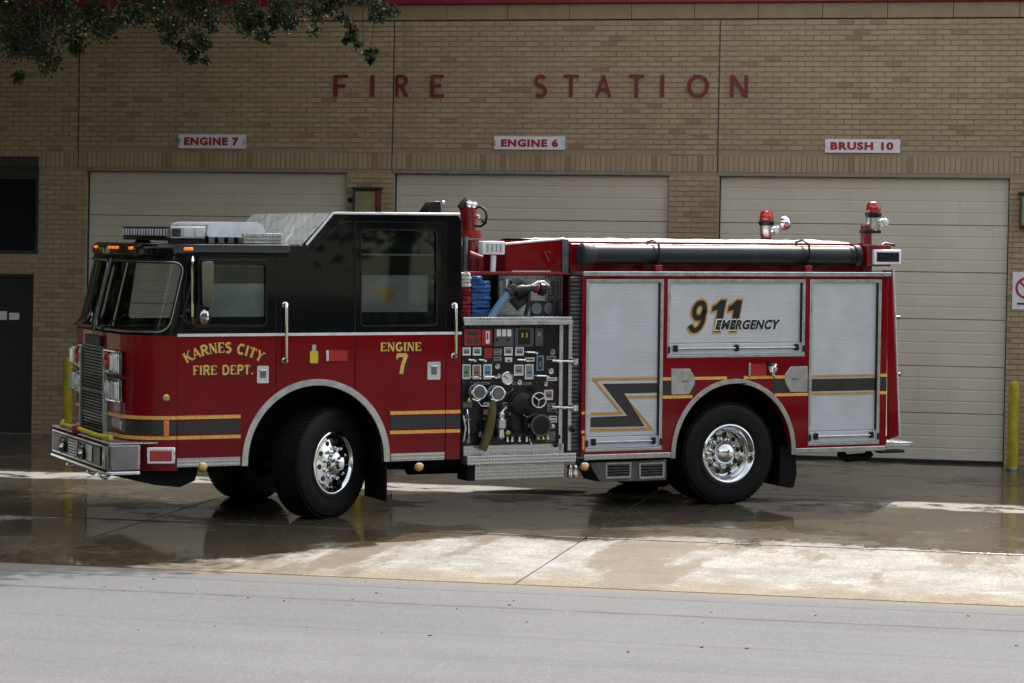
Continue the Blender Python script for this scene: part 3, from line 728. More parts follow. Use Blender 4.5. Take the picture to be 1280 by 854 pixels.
# front arch and rear arch
FA = (4.616, .60, .70, .735); RA = (-.015, .545, .695, .735)
def arch_h(l, A):
    d = abs(l-A[0])
    return A[1]+A[3]*math.sqrt(max(0, 1-(d/A[2])**2)) if d < A[2] else None
def skirt_poly(l0, l1, h0, h1, A, n=40):
    l0, l1 = sorted((l0, l1)); P = [(l1, h1), (l0, h1)]
    if l1 < A[0]-A[2] or l0 > A[0]+A[2]: return P+[(l0, h0), (l1, h0)]
    ls = sorted(set([l0+(l1-l0)*i/n for i in range(n+1)]+[x for x in (A[0]-A[2], A[0]+A[2], A[0]-A[2]+.004, A[0]+A[2]-.004, A[0]-A[2]+.02, A[0]+A[2]-.02) if l0 < x < l1]))
    for l in ls:
        h = arch_h(l, A); P.append((l, max(h0, h) if h else h0))
    return P
def skirt(l0, l1, h0, h1, A, y0, y1, n=36):
    l0, l1 = sorted((l0, l1))
    ls = sorted(set([l0+(l1-l0)*i/n for i in range(n+1)]+[x for x in (A[0]-A[2], A[0]+A[2], A[0]-A[2]+.003, A[0]+A[2]-.003, A[0]-A[2]+.015, A[0]+A[2]-.015, A[0]-A[2]+.04, A[0]+A[2]-.04) if l0 < x < l1]))
    lo = [max(h0, arch_h(l, A) or h0) for l in ls]; m_ = len(ls)
    vs = [(l, y, h) for y in (y0, y1) for l, h in list(zip(ls, lo))+[(l, h1) for l in ls]]
    k = 2*m_; fs = []
    for i in range(m_-1):
        fs += [(i, i+1, m_+i+1, m_+i), (k+i, k+m_+i, k+m_+i+1, k+i+1), (i, k+i, k+i+1, i+1), (m_+i, m_+i+1, k+m_+i+1, k+m_+i)]
    fs += [(0, m_, k+m_, k), (m_-1, k+m_-1, k+2*m_-1, 2*m_-1)]
    return MB().add(vs, fs)
G = .006
# ---- lower cab: door skins and fixed quarter, each its own panel (near side shown; far side plain)
s_front, s_mid, s_rear, s_end = L_F, TL(345, 500), TL(443.5, 500), TL(557, 500)
fd = node('front_door'); rd = node('rear_door')
skirt(s_mid+G/2, s_front-G/2, H0, HB, FA, 0, -.045).build('lower_skin', 'red_paint', fd, bevel=.006)
skirt(s_rear+G/2, s_mid-G/2, H0, HB, FA, -.002, -.045).build('quarter_panel', 'red_paint', truck, bevel=.004)
skirt(s_end+G/2, s_rear-G/2, H0, HB, FA, 0, -.045).build('lower_skin', 'red_paint', rd, bevel=.006)
skirt(L_R+.002, s_end-G/2, .57, HB, FA, -.002, -.045).build('corner_post', 'red_paint', truck, bevel=.004)
skirt(L_R+.002, s_front, H0, HB, FA, -TW, -TW+.045).build('far_side_panel', 'red_paint', truck, bevel=.004)
# ---- upper cab side: black, with window openings
RK = .24
def fl(h): return -RK*max(0, h-HB)                    # windscreen rake
roofline = [T(383, 306), T(416.5, 266), T(573, 267.5)]
HR1 = roofline[0][1]; HR2 = roofline[1][1]
up_out = [(5.995, HB+.002), (5.995+fl(HR1-.1), HR1-.1), (5.80+fl(HR1)*0, HR1-.012), (roofline[0][0], HR1-.012), (roofline[1][0], HR2-.012), (L_R+.05, roofline[2][1]-.012), (L_R+.004, roofline[2][1]-.06), (L_R+.004, HB+.002)]
w1 = round_poly([T(243, 409), T(255, 329), T(333, 330), T(333, 408)], .05)
w2 = round_poly([T(451, 408), T(451, 287), T(546, 288), T(546, 407)], .05)
MB().plate(up_out, [w1, w2], 0, -.05).build('upper_side', 'black_paint', truck, bevel=.008)
f1 = round_poly([T(256, 397, -TW), T(258, 354, -TW), T(332, 354, -TW), T(332, 397, -TW)], .03); f2 = round_poly([T(452, 391, -TW), T(452, 342, -TW), T(536, 344, -TW), T(536, 391, -TW)], .03)
MB().plate(up_out, [w1, w2], -TW, -TW+.05).build('upper_side', 'black_paint', truck, bevel=.004)
for par, wv in ((fd, w1), (rd, w2)):
    wnd = MB().plate(wv, (), -.024, -.029).build('window', 'glass_tint', par, smooth=0)
    MB().tube([(l, -.006, h) for l, h in wv], .011, 6, True).build('rubber', 'black_plastic', wnd)
MB().plate(w1, (), -TW+.024, -TW+.029).build('far_window', 'glass_tint', truck, smooth=0); MB().plate(w2, (), -TW+.024, -TW+.029).build('far_window', 'glass_tint', truck, smooth=0)
# raised shut-line frames round the doors (fine beads)
def bead(P, r, name, mat, par, y=.002, closed=False): return MB().tube([(l, y, h) for l, h in P], r, 6, closed).build(name, mat, par)
bead([T(443.5, 415), T(443.5, 277)], .007, 'door_edge', 'black_plastic', rd); bead([T(443.5, 277), T(557, 279), T(557, 412)], .005, 'door_seal', 'black_plastic', rd)
bead([T(345, 414), T(345, 322), T(342, 319), T(262, 318), T(243, 412)], .005, 'door_seal', 'black_plastic', fd)
for a, b in ((321, 323.5), (268, 270)):
    pass
bead([T(250, 324.5), T(334, 325.5)], .008, 'drip_rail', 'black_paint', fd, .006)
bead([T(383, 322), T(425, 279), T(440, 277)], .006, 'roof_crease', 'black_paint', truck, .003)
# ---- cab nose: swept round in plan
def plan(t):
    """t in 0..1 from near side round the front to the far side -> (l, y)"""
    r = .42; seg = [.04, r*math.pi/2, 2*(TW/2-r), r*math.pi/2, .04]; s = t*sum(seg)
    if s < seg[0]: return 6.01+s, 0
    s -= seg[0]
    if s < seg[1]: a = s/r; return 6.05+r*math.sin(a), -r+r*math.cos(a)
    s -= seg[1]
    if s < seg[2]:
        y = -r-s; return 6.47+.03*(1-((y+TW/2)/(TW/2-r))**2), y
    s -= seg[2]
    if s < seg[3]: a = math.pi/2-s/r; return 6.05+r*math.sin(a), -TW+r-r*math.cos(a)
    s -= seg[3]; return 6.05-s, -TW
def nose(t, h, off=0.):
    l, y = plan(t)
    if off:
        l2, y2 = plan(min(1, t+.002)); l1, y1 = plan(max(0, t-.002)); d = Vector((l2-l1, y2-y1)).normalized(); l += -d.y*off; y += d.x*off
    return (l+fl(h), y, h)
NT = 110
def nose_patch(mb, t0, t1, hs, off=0., nt=None, skip=None):
    nt = nt or max(2, int((t1-t0)*NT)); rows = []
    for h in hs: rows.append([nose(t0+(t1-t0)*i/nt, h, off) for i in range(nt+1)])
    k = len(mb.v); mb.v += [p for r in rows for p in r]
    for j in range(len(hs)-1):
        for i in range(nt):
            if skip and skip(t0+(t1-t0)*(i+.5)/nt, (hs[j]+hs[j+1])/2): continue
            a = k+j*(nt+1)+i; mb.f.append((a, a+1, a+nt+2, a+nt+1))
    return mb
nose_patch(MB(), 0, 1, [.545, .56, .9, 1.3, 1.7, HB-.004]).build('nose_panel', 'red_paint', truck, smooth=50)
H_WT, H_WB = 2.53, 1.865; TC = .5
def in_pane(t, h, pad=0.):
    for ta, tb in ((.034, .486), (.514, .966)):
        w = (tb-ta)/2; c = (ta+tb)/2; hh = (H_WT-H_WB)/2; hc = (H_WT+H_WB)/2
        per = 3.25; dx = abs(t-c)*per; dz = abs(h-hc); R_ = .11
        ax, az = w*per-pad, hh-pad
        if dx < ax and dz < az:
            if dx > ax-R_ and dz > az-R_ and math.hypot(dx-(ax-R_), dz-(az-R_)) > R_: continue
            return True
    return False
hs = [HB+.002]+[H_WB-.01+(2.60-H_WB+.01)*i/36 for i in range(37)]
nose_patch(MB(), 0, 1, hs, 0, 150, lambda t, h: in_pane(t, h)).build('windscreen_frame', 'black_paint', truck, smooth=50)
for ta, tb in ((.034, .486), (.514, .966)):
    nose_patch(MB(), ta-.006, tb+.006, [H_WB-.015+(H_WT-H_WB+.03)*i/6 for i in range(7)], -.012, 40).build('windscreen', 'glass_shield', truck, smooth=60)
    w = (tb-ta)/2; c = (ta+tb)/2; per = 3.25
    path = [nose(c+x/per, z, .006) for x, z in rrect(-w*per, w*per, H_WB, H_WT, .11, 6)]
    P2 = []
    for i in range(len(path)):
        a, b = Vector(path[i]), Vector(path[(i+1) % len(path)]); ta_, tb_ = i, i+1
        P2.append(a)
    rr_ = rrect(-w*per, w*per, H_WB, H_WT, .11, 6); dense = []
    for i in range(len(rr_)):
        (x0, q0), (x1, q1) = rr_[i], rr_[(i+1) % len(rr_)]; nn = max(1, int(math.hypot(x1-x0, q1-q0)/.05))
        for j in range(nn): dense.append(nose(c+(x0+(x1-x0)*j/nn)/per, q0+(q1-q0)*j/nn, .004))
    MB().tube(dense, .017, 6, True).build('windscreen_rubber', 'black_plastic', truck)
    d2 = []
    for i in range(len(rr_)):
        (x0, q0), (x1, q1) = rr_[i], rr_[(i+1) % len(rr_)]; nn = max(1, int(math.hypot(x1-x0, q1-q0)/.05))
        for j in range(nn): d2.append(nose(c+(x0+(x1-x0)*j/nn)/per, q0+(q1-q0)*j/nn, .016))
    MB().tube(d2, .0055, 5, True).build('windscreen_trim', 'alu', truck)
MB().tube([nose(.5, H_WB-.02+(H_WT-H_WB+.04)*i/8, .012) for i in range(9)], .014, 6).build('centre_bar', 'alu_dull', truck)
# wipers
for t0, t1 in ((.40, .20), (.80, .60)):
    MB().tube([nose(t0, H_WB-.01, .03), nose((t0+t1)/2, 1.94, .035), nose(t1, 2.02, .03)], .009, 6).build('wiper', 'black_plastic', truck)
# ---- roof
def roof_poly(h, off, lrear):
    P = [nose(i/60, h, off)[:2] for i in range(61)]
    return [(lrear, off)]+P+[(lrear, -TW-off)]
def roof_slab(h0, h1, off, lrear):
    P0 = roof_poly(2.60, off, lrear); n = len(P0)
    P1 = [((l-lrear)*.985+lrear-.02*(l > 5), -TW/2+(y+TW/2)*.985) for l, y in P0]
    mb = MB(); vs = [(l, y, h0) for l, y in P0]+[(l, y, (h0+h1)/2+.02) for l, y in P0]+[(l, y, h1) for l, y in P1]
    fs = [(k*n+i, k*n+(i+1) % n, (k+1)*n+(i+1) % n, (k+1)*n+i) for k in range(2) for i in range(n)]
    fs += [tuple(range(2*n, 3*n)), tuple(reversed(range(n)))]
    return mb.add(vs, fs)
roof_slab(2.585, HR1, .025, 4.9).build('cab_roof', 'black_paint', truck, bevel=.012, smooth=40)
rz = MB(); pr = [(roofline[0][0]+.05, HR1-.07), (roofline[0][0]+.05, HR1-.02), (roofline[1][0]+.02, HR2-.02), (L_R+.02, HR2-.025), (L_R+.02, HR1-.07)]
rz.plate(pr, (), -.03, -TW+.03).build('raised_roof', 'black_paint', truck, bevel=.006)
# edge trim painted white for the sunlit roof edge; tread plate on its slope
MB().tube([(l, -.004, h-.004) for l, h in (roofline[0], roofline[1])], .013, 8).tube([(roofline[1][0], -.004, roofline[1][1]-.004), (L_R+.03, -.004, roofline[2][1]-.004)], .013, 8).build('sunlit_edge_trim', 'trim_white', truck)
MB().tube([(roofline[1][0], -.004, HR2-.004), (roofline[1][0], -TW+.004, HR2-.004)], .010, 6).build('slope_edge_trim', 'alu', truck)
a, b = roofline[0], roofline[1]
MB().add([(a[0]+.055, -.03, a[1]+.0), (b[0]+.03, -.03, b[1]-.004), (b[0]+.03, -TW+.03, b[1]-.004), (a[0]+.055, -TW+.03, a[1]+.0),
          (a[0]+.045, -.03, a[1]-.01), (b[0]+.02, -.03, b[1]-.012), (b[0]+.02, -TW+.03, b[1]-.012), (a[0]+.045, -TW+.03, a[1]-.01)],
         [(0,1,2,3),(4,7,6,5),(0,4,5,1),(1,5,6,2),(2,6,7,3),(3,7,4,0)]).build('slope_plate', 'sunlit_tread_plate', truck, smooth=0)
MB().box(L_R+.005, L_R+.05, -.03, -TW+.03, .62, HR2-.03).build('cab_rear_wall', 'black_paint', truck, smooth=0)
# ---- cab inside
MB().box(L_R+.06, 6.2, -.06, -TW+.06, 1.43, 1.46).build('cab_floor', 'chassis_black', truck)
MB().box(L_R+.06, 5.7, -.06, -TW+.06, HR1-.10, HR1-.085).build('cab_headliner', 'cab_grey', truck)
mb = MB(); mb.plate([(6.38, 1.2), (6.38, 1.74), (6.2, 1.82), (5.98, 1.78), (5.9, 1.2)], (), -.45, -TW+.45); mb.build('dashboard', 'chassis_black', truck, bevel=.03)
MB().ring((5.78, -.62, 1.86), (.75, 0, .62), .21, .017, 28, 8).cyl((5.78, -.62, 1.86), (6.02, -.62, 1.6), .022, 8).build('steering_wheel', 'black_plastic', truck)
for y in (-.62, -1.82):
    MB().plate(round_poly([(5.15, 1.45), (5.62, 1.42), (5.62, 1.55), (5.28, 1.58), (5.14, 1.80), (5.02, 1.80)], .05), (), y+.25, y-.25).build('front_seat', 'cab_grey', truck, bevel=.03)
MB().box(4.35, 4.95, -.75, -1.7, 1.06, 1.78).build('engine_cover', 'cab_grey', truck, bevel=.06)
for y in (-.5, -1.22, -1.94):
    MB().box(L_R+.12, L_R+.3, y+.24, y-.24, 1.5, 2.3).build('rear_seat_back', 'chassis_black', truck, bevel=.04)
# rear window: grab rail panel, pale panel added for the bright patch, yellow strap
boxpx(MB(), (452.5, 292.5), (541, 308), -.06, -.075).build('window_shade', 'grey_plastic', rd, bevel=.004)
ws = boxpx(MB(), (452, 344), (534.5, 390), -.055, -.065).build('added_pale_panel', 'pale_panel_grey', rd, bevel=.004)
MB().plate(polypx([(464, 364), (469, 360), (476, 363), (481, 358), (488, 359), (491, 365), (498, 366), (491, 369), (488, 373), (490, 378), (480, 378), (482, 371), (474, 367), (469, 369)], -.05), (), -.052, -.0545).build('panel_emblem', 'gold_print', ws, smooth=0)
boxpx(MB(), (262, 354.5), (330.5, 396), -.055, -.065).build('added_pale_panel', 'pale_panel_teal', fd, bevel=.004)  # pale panel added behind the front glass for its bright patch
# ---- trim
MB().box(L_R+.0, 6.02, .001, .009, HB-.016, HB+.012).build('belt_moulding', 'trim_white', truck, bevel=.003)
# reflective stripes wrap the nose
hU, hL = TH(222, 522.3), TH(222, 547.5)
def stripe(h0, h1, mat, name, off):
    for l0, l1 in ((FA[0]+FA[2]+.07, s_front-.004), (s_end+.004, FA[0]-FA[2]-.07), (L_R+.006, s_end-.004)):
        MB().box(l0, l1, off-.004, off, h0, h1).build(name, mat, truck, smooth=0)
    nose_patch(MB(), .0, .36, [h0, h1], off, 40).build(name, mat, truck, smooth=60)
    nose_patch(MB(), .64, 1, [h0, h1], off, 40).build(name, mat, truck, smooth=60)
stripe(hU-.017, hU+.017, 'gold', 'gold_stripe', .0042); stripe(hL-.017, hL+.017, 'gold', 'gold_stripe', .0042); stripe(hL+.033, hU-.033, 'stripe_grey', 'grey_stripe', .0038)
# arch trims
def arch_trim(A, w, y, name, mat='alu', thick=.07):
    P = []
    pts = [(A[0]+(A[2])*math.cos(t), A[1]+(A[3])*math.sin(t)) for t in [math.pi*i/40 for i in range(41)]]
    po = [(A[0]+(A[2]+w)*math.cos(t), A[1]+(A[3]+w)*math.sin(t)) for t in [math.pi*i/40 for i in range(41)]]
    low = A[1]-.03
    loop = [(A[0]+A[2]+w, low)]+po+[(A[0]-A[2]-w, low), (A[0]-A[2], low)]+pts[::-1]+[(A[0]+A[2], low)]
    return MB().plate(loop, (), y, y-thick).build(name, mat, truck, bevel=.012, seg=3, smooth=50)
arch_trim(FA, .062, .022, 'front_arch_trim'); arch_trim(RA, .05, .022, 'rear_arch_trim')
def arch_liner(A, name):
    n = 30; vs = []; 
    for y in (-.03, -.62): vs += [(A[0]+(A[2]+.01)*math.cos(math.pi*i/n), y, A[1]+(A[3]+.01)*math.sin(math.pi*i/n)) for i in range(n+1)]
    fs = [(i, i+1, i+n+2, i+n+1) for i in range(n)]+[tuple(range(n+1, 2*n+2))]
    MB().add(vs, fs).build(name, 'chassis_black', truck)
arch_liner(FA, 'wheel_well'); arch_liner(RA, 'wheel_well')
# tread plate skirts
MB().box(FA[0]+FA[2]+.075, s_front-.01, .003, .012, H0-.03, H0+.055).build('tread_skirt', 'tread_plate', truck, bevel=.003)
MB().box(s_end+.01, FA[0]-FA[2]-.075, .003, .012, H0-.035, H0+.042).build('tread_skirt', 'tread_plate', truck, bevel=.003)
# round amber markers under the skirt
def dome(name, c, ax, r, d, mat, par=truck, base='chrome'):
    o = MB().lathe([(r, .0), (r*.98, d*.4), (r*.8, d*.75), (r*.45, d*.95), (.001, d)], c, ax, 20).build(name, mat, par)
    MB().lathe([(r*1.18, -.012), (r*1.18, .004), (r*1.0, .010)], c, ax, 20).build('bezel', base, o)
    return o
for px, py in ((253.5, 584), (524, 584), (731, 583.5)):
    l, h = T(px, py, .01); dome('clearance_lamp', (l, .0, h), (.15, 1, -.35), .042, .04, 'lamp_amber')
# door furniture
def latch(px0, py0, px1, py1, par):
    (l0, h0), (l1, h1) = T(px0, py0), T(px1, py1)
    hd = MB().plate(rrect(l0, l1, h1, h0, .012), (), .010, -.002).build('door_handle', 'chrome', par, bevel=.003)
    m0 = (l0+l1)/2; MB().plate(rrect(m0-.03, m0+.03, h1+.05, h0-.045, .01), (), .0125, .0105).build('recess', 'alu_dull', hd)
    MB().box(m0-.035, m0+.035, .013, .026, h0-.055, h0-.035).build('paddle', 'chrome', hd, bevel=.004)
latch(321, 457.5, 335.5, 479, fd); latch(534, 452.5, 550, 474.5, rd)
def grab(px, y0, y1, par=truck, r=.015):
    l, ha = T(px, y0, .06); hb = TH(px, y1, .06)
    g_ = MB().tube([(l, -.002, ha-.03), (l, .04, ha-.026), (l, .06, ha-.05), (l, .06, hb+.05), (l, .04, hb+.026), (l, -.002, hb+.03)], r, 10).build('grab_rail', 'chrome', par)
    for h in (ha-.028, hb+.028): MB().lathe([(.032, 0), (.032, .012), (.02, .02)], (l, .001, h), (0, 1, 0), 16).build('rail_foot', 'chrome', g_)
grab(358.5, 378, 455); grab(570.5, 379, 449)
# small fittings on the red quarter: yellow key box and red reflector with white edge
l0, h0 = T(387, 431); l1, h1 = T(397, 454)
yb = MB().plate(rrect(l0, l1, h1, h0-.06, .012), (), .018, -.001).build('key_tag', 'yellow_hose', truck, bevel=.004); MB().box((l0+l1)/2-.02, (l0+l1)/2+.02, .001, .014, h0-.06, h0).build('clip', 'alu', yb)
l0, h0 = T(409, 438); l1, h1 = T(434, 451)
rf = MB().plate(rrect(l0, l1, h1, h0, .008), (), .012, -.001).build('side_marker', 'lens_red', truck, bevel=.003); MB().box(l0-.01, l0+.012, .0, .016, h1, h0).build('marker_edge', 'trim_white', rf)
# ---- lettering on the doors
def tpoly_text(s, lc, hc, hgt, arcR=None, spacing=.10, wk=.22, wn=.11, name='door_lettering', par=truck, y=.004, width=None):
    tot = sum(GLY[c][0]+spacing for c in s)-spacing; sx = 1.
    if width: sx = width/(tot*hgt)
    mbs = [MB(), MB()]
    for k, (grow, yy) in enumerate(((.10, y-.0012), (0, y))):
        x = -tot/2
        for ch in s:
            w, polys = glyph_polys(ch, wk+grow, wn+grow)
            for q in polys:
                pts = []
                for u, v in q:
                    X = (x+u)*hgt*sx; Z = (v-.5)*hgt
                    if k == 0: X += .012; Z -= .012
                    if arcR:
                        cxm = (x+w/2)*hgt*sx; a = cxm/arcR; du = X-cxm
                        Z0 = arcR*(math.cos(a)-1); X0 = arcR*math.sin(a)
                        X, Z = X0+du*math.cos(a)+Z*math.sin(a), Z0-du*math.sin(a)+Z*math.cos(a)
                    pts.append((lc-X, hc+Z))
                mbs[k].add([(l, yy+random.random()*.0003, h) for l, h in pts], [tuple(range(len(pts)))])
            x += w+spacing
    o = mbs[1].build(name, 'gold', par, smooth=0); o['kind'] = 'stuff'
    o2 = mbs[0].build('letter_shadow', 'print_black', o, smooth=0); o2['kind'] = 'stuff'
    return o
lc = TL(280, 440); tpoly_text('KARNES CITY', lc, TH(280, 434.5), .098, arcR=.80, width=.82, par=fd)
tpoly_text('FIRE DEPT.', TL(279, 462), TH(279, 462.5), .09, width=.60, par=fd)
tpoly_text('ENGINE', TL(501, 433), TH(501, 433.5), .085, width=.43, par=rd)
tpoly_text('7', TL(502, 455), TH(502, 455), .20, width=.125, par=rd, wk=.2)
# ---- nose details: grille, headlamps, badges, marker lamps
gr = node('grille')
g_y0, g_y1 = -.76, -1.68; gh0, gh1 = .80, 1.655
MB().box(6.495, 6.515, g_y0, g_y1, gh0, gh1).build('mesh_panel', 'black_panel', gr, smooth=0)
for i in range(28):
    h = gh0+.02+(gh1-gh0-.04)*i/27
    MB().box(6.515, 6.522, g_y0-.03, g_y1+.03, h-.006, h+.006).build('grille_bar', 'chassis_black', gr)
for y in (g_y0, g_y1): MB().box(6.49, 6.54, y-.012, y+.012, gh0-.02, gh1+.02).build('grille_side', 'alu', gr, bevel=.006)
for h in (gh0, (gh0+gh1)/2+.02, gh0+.22, gh1): MB().box(6.50, 6.530, g_y0-.021, g_y1+.021, h-.012, h+.012).build('grille_cross', 'alu_dull', gr, bevel=.004)
MB().box(6.49, 6.53, -.92, -1.52, 1.69, 1.79).build('badge_plate', 'black_plastic', truck, bevel=.01)
MB().box(6.531, 6.535, -.97, -1.47, 1.715, 1.765).build('name_strip', 'frame_brown', truck, bevel=.002)
for side in (0, 1):
    for hc, kind in ((1.555, 'signal'), (1.29, 'head')):
        hl = node('headlamp_cluster')
        t0, t1 = (.19, .345) if side == 0 else (.655, .81)
        nose_patch(MB(), t0, t1, [hc-.105, hc-.10, hc+.10, hc+.105], .03, 20).build('bezel', 'bumper_chrome', hl, smooth=50)
        mbz = nose_patch(MB(), t0, t1, [hc-.105, hc+.105], .03, 20)
        nose_patch(mbz, t0, t1, [hc+.105, hc+.1051], .0, 20)
        for hh, nm in ((hc+.105, 'top'), (hc-.105, 'base')):
            vs = [nose(t0+(t1-t0)*i/12, hh, .002) for i in range(13)]+[nose(t0+(t1-t0)*i/12, hh, .05) for i in range(13)]
            MB().add(vs+[(x, y, z+.012) for x, y, z in vs], [(i, i+1, i+14, i+13) for i in range(12)]+[(i+26, i+27, i+40, i+39) for i in range(12)]+[(i+13, i+14, i+40, i+39) for i in range(12)]+[(i, i+1, i+27, i+26) for i in range(12)]).build('bezel_'+nm, 'chrome', hl)
        for tc_, tw, ml in (((t0*.72+t1*.28), .052, 'lens_clear'), ((t0*.25+t1*.75), .045, 'lens_red' if kind == 'signal' else 'lens_clear')):
            if side: tc_ = t0+t1-tc_
            base = Vector(nose(tc_, hc, .03)); nd = (Vector(nose(tc_, hc, .06))-base).normalized()
            if (ml == 'lens_clear' and tc_ == min(t0*.72+t1*.28, 1)) or (side and tc_ > (t0+t1)/2):
                tx = nd.cross(Vector((0, 0, 1)))
                lm = MB().obox(base+nd*.02, nd, tx, (0, 0, 1), .022, .085, .082).build('lamp', ml, hl, bevel=.012)
                MB().obox(base+nd*.006, nd, tx, (0, 0, 1), .010, .098, .095).build('lamp_ring', 'chrome', lm, bevel=.006)
                continue
            lm = MB().lathe([(.088, .0), (.086, .02), (.06, .038), (.001, .046)], base, nd, 20).build('lamp', ml, hl)
            MB().ring(base+nd*.008, nd, .092, .010, 24, 6).build('lamp_ring', 'chrome', lm)
# little round badge, side turn lamp, red warning lamp low on the nose
def on_nose_px(px, py):
    best = None
    for i in range(400):
        t = i/400*.5
        for h in (TH(px, py, -.15),):
            q = Vector(nose(t, h)); P_ = T_O+T_E*q.x+T_Y*q.y+T_N*q.z-CAM
            X = 640+F_PX*P_.dot(RR)/P_.dot(FW)
            if best is None or abs(X-px) < best[0]: best = (abs(X-px), t, h)
    return best[1], best[2]
t_, h_ = on_nose_px(208, 496); q = Vector(nose(t_, h_, .001)); nd = (Vector(nose(t_, h_, .05))-q).normalized()
MB().lathe([(.034, 0), (.034, .006), (.024, .010), (.001, .010)], q, nd, 18).build('round_badge', 'brass', truck)
t_, h_ = on_nose_px(207.5, 534); q = Vector(nose(t_, h_, .002)); nd = (Vector(nose(t_, h_, .05))-q).normalized()
MB().obox(q+nd*.008, nd, nd.cross(Vector((0,0,1))), (0,0,1), .008, .026, .075).build('turn_lamp', 'lens_amber', truck, bevel=.007)
t_, h_ = on_nose_px(152, 534); q = Vector(nose(t_, h_, .002)); nd = (Vector(nose(t_, h_, .05))-q).normalized()
MB().obox(q+nd*.006, nd, nd.cross(Vector((0,0,1))), (0,0,1), .006, .018, .045).build('tow_badge', 'alu', truck, bevel=.005)
t_, h_ = on_nose_px(201, 568); q = Vector(nose(t_, h_, .002)); nd = (Vector(nose(t_, h_, .05))-q).normalized(); tx = nd.cross(Vector((0,0,1)))
wl = MB().obox(q+nd*.012, nd, tx, (0,0,1), .014, .135, .082).build('warning_lamp', 'chrome', truck, bevel=.01)
MB().obox(q+nd*.030, nd, tx, (0,0,1), .008, .105, .052).build('red_lens', 'lens_red', wl, bevel=.008)
# roof marker lamps
for t_, hh in ((.03, 2.655), (.275, 2.655), (.43, 2.655), (.47, 2.655), (.51, 2.655), (.72, 2.655)):
    q = Vector(nose(t_, 2.60, .028)); q.z = hh; nd = (Vector(nose(t_, hh, .07))-Vector(nose(t_, hh, .02))).normalized(); tx = nd.cross(Vector((0,0,1)))
    MB().obox(q, nd, tx, (0,0,1), .018, .045, .015).build('marker_lamp', 'marker_lit', truck, bevel=.008)
# ---- bumper
bu = node('bumper')
bl0, bl1 = 6.36, 6.69; bh0, bh1 = .555, .80
sect = round_poly([(bl0, .01), (bl1-.02, .0), (bl1, -.10), (bl1, -2.24), (bl1-.02, -2.34), (bl0, -2.35)], .05)
n = len(sect)
def ext(h0, h1, ins=0.):
    P = [(l-(ins if l > 6.5 else 0), max(-2.35+ins, min(.01-ins, y))) for l, y in sect]
    return MB().add([(l, y, h0) for l, y in P]+[(l, y, h1) for l, y in P], [(i, (i+1) % n, n+(i+1) % n, n+i) for i in range(n)]+[tuple(reversed(range(n))), tuple(range(n, 2*n))])
ext(bh0, bh1).build('bumper_face', 'bumper_chrome', bu, bevel=.012)
MB().plate([(6.2, -.02), (6.66, -.03), (6.66, -2.32), (6.2, -2.33)], (), bh1+.006, bh1+.02, mp=lambda a, b, y: (a, b, y)).build('bumper_tray', 'tread_plate', bu, smooth=0)
ext(bh0-.04, bh0-.004, -.012).build('bumper_lip', 'chrome', bu, bevel=.008)
MB().box(bl1+.001, bl1+.012, -.24, -2.16, bh0+.03, bh1-.03).build('recess_panel', 'black_panel', bu, bevel=.004)
for y in (-.85, -1.62):
    lamp = MB().lathe([(.07, 0), (.085, .045), (.078, .05), (.02, .02), (.001, .018)], (bl1+.004, y, .675), (1, 0, 0), 24).build('air_horn', 'chrome', bu)
MB().box(bl1+.013, bl1+.03, -1.08, -1.42, .60, .76).build('siren_speaker', 'alu', bu, bevel=.01)
for i in range(5): MB().box(bl1+.031, bl1+.036, -1.11, -1.39, .622+i*.028, .632+i*.028).build('speaker_slot', 'black_plastic', bu)
MB().box(bl1+.013, bl1+.022, -.52, -.74, .60, .76).build('licence_plate', 'alu', bu, bevel=.004)
MB().tube([(6.60, -.22, bh1+.06), (6.66, -.5, bh1+.055), (6.67, -1.22, bh1+.07), (6.66, -1.9, bh1+.058), (6.58, -2.2, bh1+.06)], .024, 10).build('bumper_hose', 'yellow_hose', bu)
MB().lathe([(.035, -.04), (.045, -.03), (.045, .03), (.035, .04), (.001, .042)], (6.685, -1.22, bh1+.06), (0, 1, 0), 18).build('hose_cap', 'plate_red', bu)
MB().plate([(5.75, .60), (6.62, .58), (6.60, .50), (6.2, .40), (5.95, .37), (5.80, .43)], (), -.12, -TW+.12).build('valance', 'chassis_black', truck, bevel=.01)
for y in (-.42, -.9, -1.7): MB().tube([(6.62, y, .54), (6.66, y, .47), (6.60, y, .45), (6.55, y, .5)], .02, 8).build('tow_eye', 'chrome', bu)
MB().tube([T(197, 600, -.3)[0:1]+(-.3,)+T(197, 600, -.3)[1:2], (TL(212, 603, -.3), -.3, TH(212, 603, -.3)), (TL(216, 592, -.3), -.3, TH(216, 592, -.3))], .012, 8).build('air_line', 'black_plastic', truck)
# ---- mirror on its bracket
mr = node('mirror')
MB().tube([(5.86, .0, 2.56), (5.92, .16, 2.575), (5.93, .20, 2.54), (5.93, .20, 2.02), (5.90, .12, 1.95), (5.88, .0, 1.95)], .014, 8).build('bracket', 'chrome', mr)
c = Vector((5.80, .22, 2.33))
MB().plate(round_poly([(5.86, 2.12), (5.87, 2.54), (5.75, 2.54), (5.76, 2.10)], .035), (), .20, .30).build('housing', 'bumper_chrome', mr, bevel=.02)
MB().box(5.752, 5.757, .215, .285, 2.16, 2.50).build('mirror_glass', 'alu', mr)
MB().lathe([(.075, 0), (.07, .02), (.04, .045), (.001, .055)], (5.82, .24, 2.02), (1, .3, 0), 20).build('convex_mirror', 'chrome', mr)
MB().lathe([(.08, -.02), (.08, .002), (.074, .004), (.001, .004)], (5.82, .24, 2.02), (1, .3, 0), 20).build('convex_back', 'black_plastic', mr)
